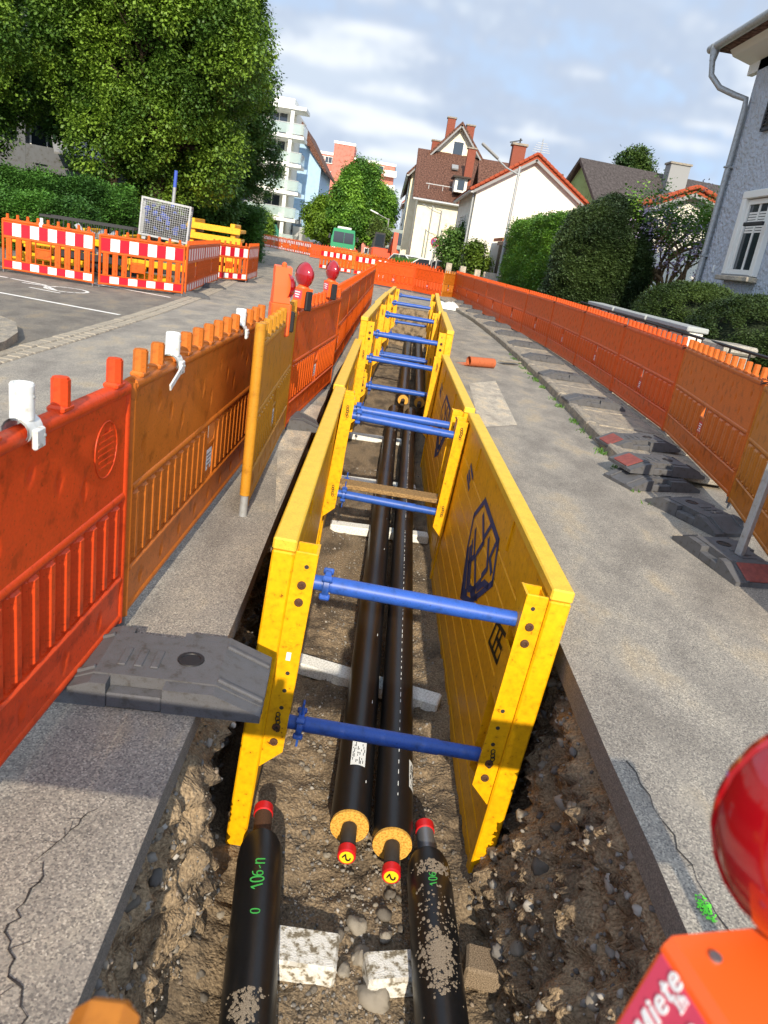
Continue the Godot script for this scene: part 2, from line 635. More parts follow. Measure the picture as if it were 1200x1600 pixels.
func make_ground() -> void:
	var st := [40.0, 6.0, Z0]
	var z = Z0
	while z > Z1 + 0.6:
		z -= 0.5
		st.append(z)
	st.append_array([Z1, -40.0, -90.0, -900.0])
	var mb := MB.new()
	for k in st.size() - 1:
		var a: float = st[k]
		var b: float = st[k + 1]
		var ja := noise_a.get_noise_2d(a * 40.0, 3.0) * 0.012
		var jb := noise_a.get_noise_2d(b * 40.0, 3.0) * 0.012
		var ra := noise_a.get_noise_2d(a * 40.0, 90.0) * 0.014
		var rb := noise_a.get_noise_2d(b * 40.0, 90.0) * 0.014
		mb.quad(Vector3(-600, 0, a), Vector3(xl(a) + ja, 0, a), Vector3(xl(b) + jb, 0, b), Vector3(-600, 0, b))
		mb.quad(Vector3(xr(a) + ra, 0, a), Vector3(600, 0, a), Vector3(600, 0, b), Vector3(xr(b) + rb, 0, b))
		if a > Z0 + 0.01 or b < Z1 - 0.01:
			mb.quad(Vector3(xl(a) + ja, 0, a), Vector3(xr(a) + ra, 0, a), Vector3(xr(b) + rb, 0, b), Vector3(xl(b) + jb, 0, b))
	struct("road", mb, M.asphalt)
	# the sawn edge of the asphalt
	mb = MB.new()
	for k in st.size() - 1:
		var a: float = st[k]
		var b: float = st[k + 1]
		if a > Z0 + 0.01 or b < Z1 - 0.01:
			continue
		for sd in 2:
			var row := []
			for zz in [a, b]:
				var e := (xl(zz) + noise_a.get_noise_2d(zz * 40.0, 3.0) * 0.012) if sd == 0 else (xr(zz) + noise_a.get_noise_2d(zz * 40.0, 90.0) * 0.014)
				row.append(e)
			var dd = -0.03 if sd == 0 else 0.03
			var pa := [Vector3(row[0], 0, a), Vector3(row[1], 0, b), Vector3(row[1] + dd * 0.3, -0.13 + noise_a.get_noise_1d(b * 30) * 0.03, b), Vector3(row[0] + dd * 0.3, -0.13 + noise_a.get_noise_1d(a * 30) * 0.03, a)]
			var pb := [pa[2] + Vector3(dd * 4.0, 0, 0), pa[3] + Vector3(dd * 4.0, 0, 0)]
			if sd == 0:
				mb.quad(pa[0], pa[3], pa[2], pa[1])
				mb.quad(pa[3], pb[1], pb[0], pa[2])
			else:
				mb.quad(pa[0], pa[1], pa[2], pa[3])
				mb.quad(pa[3], pa[2], pb[0], pb[1])
	for e in [[Z0, 1.0], [Z1, -1.0]]:
		var q := [Vector3(xl(e[0]), 0, e[0]), Vector3(xr(e[0]), 0, e[0]), Vector3(xr(e[0]), -0.14, e[0]), Vector3(xl(e[0]), -0.14, e[0])]
		mb.quad(q[0], q[1], q[2], q[3])
	struct("asphalt_edge", mb, M.asphalt_cut)
	# earth walls and floor of the trench
	var zs := []
	for k in 330:
		zs.append(lerpf(Z0, -6.0, k / 329.0))
	for k in 90:
		zs.append(lerpf(-6.1, Z1, k / 89.0))
	for sd in 2:
		mb = MB.new()
		var nz := zs.size()
		var f := func(a: int, b: int) -> Vector3:
			return wall_point(sd, zs[nz - 1 - a if sd == 0 else a], lerpf(-0.10, -1.62, b / 51.0))
		mb.grid(nz, 52, f)
		struct("trench_wall", mb, M.soil_wall)
	mb = MB.new()
	var m2 := zs.size()
	mb.grid(52, m2, func(a, b):
		var zz: float = zs[b]
		var t: float = a / 51.0
		var x := lerpf(xl(zz) - 0.2, xr(zz) + 0.25, t)
		return Vector3(x, floor_y(x, zz) + pow(absf(t - 0.5) * 2.0, 4.0) * 0.16, zz))
	struct("trench_floor", mb, M.soil)
	for e in [Z0, Z1]:
		struct("trench_end_wall", boxm(Vector3((xl(e) + xr(e)) / 2, -0.9, e + (0.1 if e > 0 else -0.1)), Vector3(xr(e) - xl(e) + 0.5, 1.5, 0.2)), M.soil_wall)
	# cracks in the old asphalt
	mb = MB.new()
	var cr := []
	rng.seed = 3
	for k in 26:
		var t = k / 25.0
		cr.append([lerpf(-0.54, -0.71, t) + rng.randf_range(-0.014, 0.014) + sin(t * 8.0) * 0.03, lerpf(-1.05, -1.6, t)])
	crack(mb, cr, 0.005)
	cr = []
	for k in 10:
		var t := k / 9.0
		cr.append([lerpf(-0.71, -0.62, t) + rng.randf_range(-0.01, 0.01), lerpf(-1.6, -1.82, t)])
	crack(mb, cr, 0.0035)
	cr = []
	for k in 14:
		var t = k / 13.0
		cr.append([lerpf(-0.66, -0.57, t) + rng.randf_range(-0.012, 0.012), lerpf(-1.25, -1.12, t)])
	crack(mb, cr, 0.004)
	cr = []
	for k in 20:
		var t = k / 19.0
		cr.append([lerpf(1.3, 1.2, t) + rng.randf_range(-0.012, 0.012), lerpf(-1.2, -2.4, t)])
	crack(mb, cr, 0.005)
	struct("asphalt_cracks", mb, M.black_steel)
	# pale repair strips
	mb = MB.new()
	sheet(mb, [[-0.47, -4.55], [-0.46, -5.2], [-0.455, -8.0], [-0.64, -8.05], [-0.68, -6.2]], 0.004)
	sheet(mb, [[1.50, -11.2], [1.30, -8.15], [1.80, -8.6], [2.0, -11.9]], 0.004)
	struct("concrete_patch", mb, M.concrete_pale)
	mb = MB.new()
	rng.seed = 8
	for k in 130:
		var a := rng.randf() * TAU
		var d := rng.randf() * 0.055
		var p := Vector3(1.225 + cos(a) * d * 0.45, 0.006, -1.72 + sin(a) * d)
		mb.box(p, Vector3(0.006, 0.001, 0.006) * rng.randf_range(0.4, 1.2), 0.0, Basis(Vector3.UP, rng.randf() * 3.0))
	struct("green_spray_mark", mb, M.green_spray)
	# parking bays, gutter, island
	mb = MB.new()
	sheet(mb, [[-4.1, -9.0], [-4.02, -12.0], [-4.35, -18.0], [-4.9, -24.0], [-60, -30], [-60, 2], [-4.1, 2]], 0.004)
	struct("parking_bay", mb, M.asphalt_dark)
	mb = MB.new()
	stroke(mb, [[-12.0, -18.45], [-4.5, -16.75]], 0.11, 0.009)
	stroke(mb, [[-9.0, -13.75], [-4.25, -12.75]], 0.11, 0.009)
	stroke(mb, [[-8.0, -15.75], [-7.45, -15.65]], 0.10, 0.009)
	stroke(mb, [[-7.3, -15.6], [-6.6, -15.4], [-6.1, -14.75]], 0.09, 0.009)
	stroke(mb, [[-6.9, -15.2], [-6.35, -15.3]], 0.08, 0.009)
	var el := []
	for k in 17:
		el.append([-6.05 + cos(TAU * k / 16) * 0.38, -15.15 + sin(TAU * k / 16) * 0.42])
	stroke(mb, el, 0.07, 0.009)
	stroke(mb, [[-6.5, -14.6], [-5.9, -14.45]], 0.07, 0.009)
	struct("road_markings", mb, M.paint)
	var gut := Node3D.new()
	gut.name = "gutter"
	gut.set_meta("kind", "structure")
	add_child(gut)
	rng.seed = 21
	var proto := [MB.new(), MB.new(), MB.new()]
	var pm := []
	for k in 3:
		proto[k].box(Vector3.ZERO, Vector3(0.155, 0.05, 0.16 + 0.02 * k), 0.012)
		pm.append(proto[k].mesh())
	var gx := func(zz: float) -> float:
		return -3.98 - 0.02 * maxf(0.0, -zz - 10.0) - 0.003 * pow(maxf(0.0, -zz - 12.0), 2.0)
	var zg := -7.2
	var cnt := 0
	while zg > -30.0 and cnt < 250:
		for r in 2:
			var o := put("sett", pm[rng.randi() % 3], M.sett, gut)
			o.position = Vector3(gx.call(zg) + 0.17 * r, -0.008 + rng.randf_range(-0.004, 0.004), zg + 0.09 * r)
			o.rotation.y = 0.03
			cnt += 1
		zg -= 0.185
	mb = MB.new()
	var isl := []
	for p in [[-30, 1.0], [-4.02, 1.0], [-3.98, -7.6], [-4.02, -8.4], [-4.2, -9.1], [-4.55, -9.8], [-5.1, -10.3], [-6.0, -10.75], [-30, -14.0]]:
		isl.append(p)
	slab(mb, isl, -0.05, 0.11)
	struct("kerb_island", mb, M.concrete_grey)
	mb = MB.new()
	isl = []
	for p in [[-29.9, 0.9], [-4.2, 0.9], [-4.17, -7.6], [-4.2, -8.35], [-4.36, -9.0], [-4.68, -9.62], [-5.18, -10.1], [-6.05, -10.55], [-29.9, -13.8]]:
		isl.append(p)
	sheet(mb, isl, 0.114)
	struct("island_surface", mb, M.asphalt)
	# right-hand kerb stones and footway slabs
	var kerb := Node3D.new()
	kerb.name = "kerb"
	kerb.set_meta("kind", "structure")
	add_child(kerb)
	var km := boxm(Vector3(0, 0.0, -0.49), Vector3(0.13, 0.22, 0.98), 0.02).mesh()
	var kx := func(zz: float) -> float:
		return 2.66 + 0.11 * smoothstep(-6.0, -10.0, zz) + 0.25 * sin(clampf((-zz - 9.0) / 20.0, 0.0, 1.0) * PI) - 0.05 * maxf(0.0, -zz - 24.0) * 0.6
	var k := 0
	while k < 28:
		var za := -6.9 - k
		var o := put("kerb_stone", km, M.concrete_grey, kerb)
		o.position = Vector3(kx.call(za), 0.012 if k % 3 else 0.004, za)
		o.rotation.y = atan2(-(kx.call(za - 1.0) - kx.call(za)), 1.0) if true else 0.0
		k += 1
	mb = MB.new()
	for q in 28:
		var za := -6.9 - q
		mb.quad(Vector3(kx.call(za) + 0.04, 0.085, za), Vector3(7.2, 0.085, za), Vector3(7.2, 0.085, za - 1), Vector3(kx.call(za - 1) + 0.04, 0.085, za - 1))
	struct("footway", mb, M.asphalt_dark)
	var slabs := Node3D.new()
	slabs.name = "footway_slabs"
	slabs.set_meta("kind", "structure")
	add_child(slabs)
	var sm := []
	for q in 3:
		sm.append(boxm(Vector3(0.41, 0, -0.47), Vector3(0.80, 0.05, 0.94 - q * 0.008), 0.008).mesh())
	for q in 28:
		var za := -6.9 - q
		for r in 2:
			var o := put("paving_slab", sm[(q + r) % 3], M.concrete_grey, slabs)
			o.position = Vector3(kx.call(za) + 0.08 + r * 0.82, 0.074 + rng.randf_range(-0.004, 0.004), za)
	# planting strip weeds in the gutter
	mb = MB.new()
	mb.tinted = true
	for q in 1500:
		var zz := rng.randf_range(-16.0, -6.0)
		if noise_a.get_noise_1d(zz * 22.0) < 0.12:
			continue
		var p := Vector3(kx.call(zz) - 0.08 - absf(rng.randfn()) * 0.05, 0.0, zz)
		var a := rng.randf() * TAU
		var d := Vector3(cos(a), 0, sin(a)) * 0.008
		mb.col = Color(0.45, 0.6, 0.25).lerp(Color(0.95, 0.9, 0.45), rng.randf())
		mb.tri(p - d, p + d, p + Vector3(rng.randf_range(-0.03, 0.03), rng.randf_range(0.015, 0.05), rng.randf_range(-0.03, 0.03)))
	var weeds := obj("weeds", mb, M.hedge)
	weeds.set_meta("kind", "stuff")
	tag(weeds, "small green weeds growing in the joint along the right-hand kerb", "weeds")
	weeds.set_meta("kind", "stuff")
	# gardens
	mb = MB.new()
	slab(mb, [[4.95, 6], [120, 6], [120, -120], [4.6, -36], [4.7, -30]], -0.1, 0.16)
	slab(mb, [[-11.5, -23.5], [-70, -40], [-70, -22], [-30, -20.5]], -0.1, 0.14)
	slab(mb, [[-11.5, -23.6], [-8.5, -28], [-12, -60], [-70, -120], [-70, -40.1]], -0.1, 0.14)
	struct("garden_ground", mb, M.lawn)

# ---------------------------------------------------------------- stones
func make_stones() -> void:
	rng.seed = 77
	var shapes := []
	for k in 7:
		var mb := MB.new()
		mb.blob(Vector3.ZERO, Vector3(1.0, rng.randf_range(0.55, 0.8), rng.randf_range(0.65, 0.95)), 12, 9, noise_b, 0.55, Vector3(k * 7.0, 0, 0))
		shapes.append(mb.mesh())
	var spots := []
	var fixed := [[0.33, -2.78, 0.055], [0.46, -2.86, 0.045], [0.47, -2.72, 0.04], [0.28, -2.52, 0.05], [0.42, -2.42, 0.075], [0.16, -2.55, 0.04], [0.24, -2.7, 0.035], [0.35, -2.6, 0.05], [-0.33, -2.75, 0.05], [-0.3, -2.5, 0.035], [-0.36, -2.42, 0.04], [-0.42, -2.35, 0.05], [-0.32, -2.33, 0.045], [1.0, -2.45, 0.05], [0.98, -2.32, 0.045], [0.5, -3.0, 0.03], [0.9, -2.7, 0.03]]
	for s in fixed:
		spots.append(s)
	for k in 130:
		spots.append([rng.randf_range(-0.4, 1.0), rng.randf_range(-4.2, -2.05), rng.randf_range(0.010, 0.026)])
	for k in 60:
		spots.append([rng.randf_range(-0.4, 0.0), rng.randf_range(-2.7, -2.05), rng.randf_range(0.012, 0.034)])
	for k in 34:
		var zz := rng.randf_range(-4.2, -1.7)
		spots.append([xr(zz) - 0.02, zz, rng.randf_range(0.02, 0.055), rng.randf_range(-1.2, -0.22)])
	for k in 14:
		var zz := rng.randf_range(-2.6, -1.3)
		spots.append([xl(zz) + 0.02, zz, rng.randf_range(0.015, 0.04), rng.randf_range(-1.2, -0.3)])
	for s in spots:
		var o := put("stone", shapes[rng.randi() % 7], M.stone if rng.randf() < 0.35 else M.stone_dark)
		var r: float = s[2] * rng.randf_range(0.8, 1.1)
		o.position = Vector3(s[0], floor_y(s[0], s[1]) + r * 0.2, s[1])
		o.basis = Basis.from_euler(Vector3(rng.randf_range(-0.3, 0.3), rng.randf() * TAU, rng.randf_range(-0.3, 0.3))) * Basis.from_scale(Vector3.ONE * r)
		if s.size() > 3:
			var right: bool = s[0] > 0.0
			o.position = wall_point(1 if right else 0, s[1], s[3]) + Vector3(r * (0.15 if right else -0.15), 0, 0)
			tag(o, "cobble stuck in the right-hand earth wall of the trench" if right else "cobble stuck in the left-hand earth wall of the trench", "stone", "cobbles in the trench walls")
			continue
		tag(o, "rounded river pebble lying on the earth floor of the trench", "stone", "pebbles on the trench floor")
	# fine gravel on the floor and sticking out of both walls
	var mm := MultiMesh.new()
	mm.transform_format = MultiMesh.TRANSFORM_3D
	mm.use_colors = true
	mm.mesh = shapes[1]
	var n := 19500
	mm.instance_count = n
	for k in n:
		var p: Vector3
		var r := 0.003 + 0.010 * pow(rng.randf(), 4.0)
		if k < 13000:
			var zz := -1.9 - 9.0 * pow(rng.randf(), 1.5)
			var x := rng.randf_range(xl(zz), xr(zz) - 0.1)
			p = Vector3(x, floor_y(x, zz) + 0.002, zz)
		else:
			var sd := 1 if k > 16000 else 0
			p = wall_point(sd, -0.9 - 5.0 * pow(rng.randf(), 1.3), rng.randf_range(-1.42, -0.16))
			r *= 1.2 + 2.6 * pow(rng.randf(), 7.0)
		mm.set_instance_transform(k, Transform3D(Basis.from_euler(Vector3(rng.randf() * 3, rng.randf() * 6, rng.randf() * 3)) * Basis.from_scale(Vector3.ONE * r), p))
		var gc := [Color(0.16, 0.15, 0.14), Color(0.27, 0.25, 0.22), Color(0.22, 0.19, 0.15), Color(0.34, 0.32, 0.29), Color(0.25, 0.20, 0.15)]
		mm.set_instance_color(k, gc[rng.randi() % 5] * rng.randf_range(0.7, 1.15))
	var g := MultiMeshInstance3D.new()
	g.name = "gravel"
	g.multimesh = mm
	g.material_override = M.gravel
	add_child(g)
	tag(g, "fine grey gravel scattered over the trench floor and set in its earth walls", "gravel")
	g.set_meta("kind", "stuff")

# ---------------------------------------------------------------- trench box
func print_strokes(pts: Array, w: float, x: float) -> MB:
	# flat strokes on a plate that faces -x; points are (z, y)
	var mb := MB.new()
	for line in pts:
		for k in line.size() - 1:
			var a := Vector2(line[k][0], line[k][1])
			var b := Vector2(line[k + 1][0], line[k + 1][1])
			var d := (b - a).normalized()
			var q := Vector2(-d.y, d.x) * w * 0.5
			a -= d * w * 0.4
			b += d * w * 0.4
			mb.quad(Vector3(x, a.y - q.y, a.x - q.x), Vector3(x, b.y - q.y, b.x - q.x), Vector3(x, b.y + q.y, b.x + q.x), Vector3(x, a.y + q.y, a.x + q.x))
	return mb

func make_trench_box(length: float) -> Node3D:
	# local: z from 0 (near end) to -length, x = 0 in the middle, y = 0 at street level
	var t := thing("trench_box", "x", "trench box")
	var top := 0.36
	var low := -1.42
	var hw := 0.70
	var planks := [0.30]
	for k in 9:
		planks.append(0.165)
	for sd in [-1.0, 1.0]:
		var y := top - 0.05
		var rail := obj("top_rail", boxm(Vector3(sd * (hw - 0.045), top - 0.02, -length / 2), Vector3(0.11, 0.06, length - 0.004), 0.008), M.yellow_top, t)
		rail.name = "top_rail"
		for e in [0.0, -length]:
			obj("end_post", boxm(Vector3(sd * (hw - 0.045), (top - 0.05 + low) / 2, e + (-0.04 if e == 0.0 else 0.04)), Vector3(0.105, top - 0.055 - low, 0.08), 0.008), M.yellow, t)
		for h in planks:
			if y - h < low - 0.02:
				h = y - low
			if h < 0.05:
				break
			obj("plank", boxm(Vector3(sd * (hw - 0.045), y - h / 2, -length / 2), Vector3(0.075, h - 0.008, length - 0.165), 0.006), M.yellow, t)
			y -= h
		obj("plate_core", boxm(Vector3(sd * (hw - 0.045), (top + low) / 2, -length / 2), Vector3(0.06, top - low - 0.1, length - 0.2)), M.yellow, t)
		for e in [0, 1]:
			var zc := -0.10 if e == 0 else -length + 0.10
			var zs := 1.0 if e == 0 else -1.0
			# the upright: a channel, open at the top, its foot cut on the slant
			var up := MB.new()
			var xi: float = sd * (hw - 0.205)
			var xo: float = sd * (hw - 0.099)
			for f in [0.0, 1.0]:
				var zf = zc + zs * (0.075 - 0.15 * f)
				var poly := PackedVector2Array([Vector2(xo, 0.30), Vector2(xi, 0.30), Vector2(xi, -0.79), Vector2(xo, -0.90)])
				up.prism(poly, zf - 0.006, zf + 0.006)
			up.box(Vector3(xi + sd * 0.006, 0.19, zc), Vector3(0.012, 0.235, 0.137))
			up.box(Vector3(xi + sd * 0.006, -0.16, zc), Vector3(0.012, 0.30, 0.137))
			up.box(Vector3((xi + xo) / 2, 0.29, zc + zs * 0.076), Vector3(0.106, 0.05, 0.012), 0.004)
			up.box(Vector3(xo + sd * 0.0, -0.28, zc), Vector3(0.012, 1.14, 0.137))
			var upright := obj("upright", up, M.yellow, t)
			for yb in [0.245, 0.15, 0.06, -0.33, -0.43, -0.53, -0.645, -0.735]:
				var big: bool = yb in [0.15, 0.06, -0.645, -0.735]
				var b := MB.new()
				var r := 0.021 if big else 0.011
				b.xf = Transform3D(Basis(Vector3.RIGHT, PI / 2 * zs), Vector3((xi + xo) / 2 - sd * 0.008 * (0.0 if big else 1.0), yb, zc + zs * 0.081))
				if big:
					b.lathe([Vector2(r, -0.004), Vector2(r, 0.008), Vector2(r * 0.75, 0.012), Vector2(r * 0.45, 0.012), Vector2(r * 0.4, 0.005), Vector2(0.0, 0.005)], 12)
				else:
					b.lathe([Vector2(r, -0.003), Vector2(r, 0.001), Vector2(0.0, 0.001)], 10)
				obj("bolt" if big else "bolt_hole", b, M.rust if big else M.black_steel, upright)
		for e in [0.28, 0.72]:
			obj("lifting_lug", boxm(Vector3(sd * (hw - 0.088), top - 0.16, -length * e), Vector3(0.012, 0.2, 0.014), 0.003), M.yellow, t)
	for e in [0, 1]:
		var zc := -0.10 if e == 0 else -length + 0.10
		for yy in [0.14, -0.66]:
			var st := MB.new()
			var x0 := -hw + 0.19
			var x1 := hw - 0.19
			st.tube([Vector3(x0, yy, zc), Vector3(x1, yy, zc)], 0.037, 16)
			st.tube([Vector3(x0 + 0.10, yy, zc), Vector3(x1 - 0.22, yy, zc)], 0.041, 16)
			var strut := obj("strut", st, M.blue, t)
			var fl := MB.new()
			var xf := x0 + 0.075
			fl.xf = Transform3D(Basis(Vector3.BACK, PI / 2), Vector3(xf, yy, zc))
			fl.lathe([Vector2(0.0, -0.016), Vector2(0.062, -0.016), Vector2(0.066, -0.012), Vector2(0.066, 0.012), Vector2(0.062, 0.016), Vector2(0.0, 0.016)], 16)
			fl.xf = Transform3D()
			for a in 4:
				var an := PI / 4 + a * PI / 2
				fl.box(Vector3(xf, yy + sin(an) * 0.066, zc + cos(an) * 0.066), Vector3(0.05, 0.03, 0.03), 0.006, Basis(Vector3.RIGHT, -an))
			if yy < 0.0:
				fl.box(Vector3(xf + 0.002, yy, zc), Vector3(0.012, 0.27, 0.035), 0.004)
			obj("screw_flange", fl, M.blue, strut)
			if e == 1 or yy < 0.0:
				var ch := MB.new()
				rng.seed = 5
				for s2 in [-1.0, 1.0]:
					var p := Vector3(s2 * (hw - 0.15), yy + 0.09, zc + (0.085 if e == 0 else 0.09))
					for q in 5:
						var tor := []
						for a in 9:
							tor.append(p + Vector3(cos(TAU * a / 8) * 0.010, sin(TAU * a / 8) * 0.014, 0.004 * (q % 2)))
						ch.tube(tor, 0.0028, 5, false)
						p += Vector3(rng.randf_range(-0.008, 0.008), -0.022, 0)
				obj("safety_chain", ch, M.chain, strut).set_meta("kind", "stuff")
	return t

func make_trench_boxes() -> void:
	var proto := make_trench_box(4.0)
	proto.remove_meta("label")
	var where := [
		[Vector3(0.372, 0.0, -3.16), -0.004, "nearest yellow trench box, above the cut ends of the black pipes"],
		[Vector3(0.375, 0.0, -7.32), -0.012, "second yellow trench box, butted against the far end of the nearest one"],
		[Vector3(0.47, 0.32, -11.55), -0.045, "third yellow trench box, standing higher than the two before it"],
		[Vector3(0.62, 0.30, -15.75), -0.05, "fourth yellow trench box, behind the pipe joint"],
		[Vector3(0.84, 0.28, -19.95), -0.055, "farthest yellow trench box, just before the orange cross barrier"]]
	var first: Node3D
	for k in where.size():
		var w: Array = where[k]
		if k == 0:
			first = proto
			tag(proto, w[2], "trench box", "yellow trench boxes in the trench")
		else:
			copy_of(proto, "trench_box", w[2], "trench box", w[0], w[1], "yellow trench boxes in the trench")
	for k in where.size():
		var nd: Node3D = get_node("trench_box" if k == 0 else "trench_box_%03d" % k)
		nd.position = where[k][0]
		nd.rotation = Vector3(0, where[k][1], -0.045 if k == 0 else -0.02 if k == 1 else 0.0)
	# prints on the plates of the two nearest boxes (on the face towards the trench)
	for k in 2:
		var nd: Node3D = get_node("trench_box" if k == 0 else "trench_box_001")
		var xi := 0.70 - 0.045 - 0.0375 - 0.003
		var em := [
			[[-2.18, 0.07], [-1.40, 0.05], [-1.26, -0.19], [-1.77, -0.58]],
			[[-2.18, 0.07], [-2.46, -0.15], [-2.39, -0.40], [-2.16, -0.72], [-1.77, -0.58]],
			[[-2.10, -0.02], [-1.85, -0.14], [-1.98, -0.28]], [[-1.75, 0.03], [-1.88, -0.12]],
			[[-1.70, -0.06], [-1.52, -0.20], [-1.62, -0.30]], [[-1.45, 0.02], [-1.52, -0.12], [-1.38, -0.16]],
			[[-2.25, -0.20], [-2.05, -0.34], [-2.2, -0.44], [-1.98, -0.62]],
			[[-2.0, -0.32], [-1.72, -0.46], [-1.95, -0.56]], [[-1.62, -0.34], [-1.80, -0.50]],
			[[-2.34, -0.40], [-2.10, -0.62]], [[-2.31, -0.45], [-2.14, -0.66]], [[-2.28, -0.36], [-2.0, -0.58]], [[-2.26, -0.30], [-1.96, -0.54]]]
		em.append([[-2.36, -0.43], [-2.17, -0.68], [-2.0, -0.62]])
		em.append([[-1.66, -0.42], [-1.5, -0.30], [-1.36, -0.26]])
		em.append([[-1.9, -0.52], [-1.78, -0.54], [-1.6, -0.46]])
		var o := obj("emblem_print", print_strokes(em, 0.05, xi), M.print_blue, nd)
		var b2 := [[[-0.88, -0.27], [-0.94, -0.44], [-0.64, -0.41], [-0.57, -0.21], [-0.88, -0.27]], [[-0.78, -0.25], [-0.82, -0.42]], [[-0.80, -0.33], [-0.62, -0.31]], [[-0.70, -0.24], [-0.74, -0.41]]]
		obj("black_print", print_strokes(b2, 0.03, xi), M.print_black, nd)
		var g2 := [[[-3.2, 0.06], [-2.95, 0.02]], [[-3.25, -0.05], [-3.0, -0.1]], [[-3.22, 0.0], [-3.05, -0.04]]]
		obj("faded_print", print_strokes(g2, 0.04, xi), M.print_blue, nd)
		# the cast plate with raised letters and small sticker on the near left upright
		if k == 0:
			var pl := obj("name_plate", boxm(Vector3(-0.55, -0.16, -0.019), Vector3(0.06, 0.2, 0.003)), M.yellow, nd)
			text("raised_letters", "MOIO", 0.05, Transform3D(Basis(Vector3.BACK, PI / 2), Vector3(-0.55, -0.14, -0.017)), M.yellow, pl, 0.006)
			obj("data_sticker", boxm(Vector3(-0.55, -0.235, -0.016), Vector3(0.022, 0.045, 0.002)), M.sticker, pl)

# ---------------------------------------------------------------- pipes
func pipe_run(pts: Array, r: float) -> MB:
	return tubem(pts, r, 28)

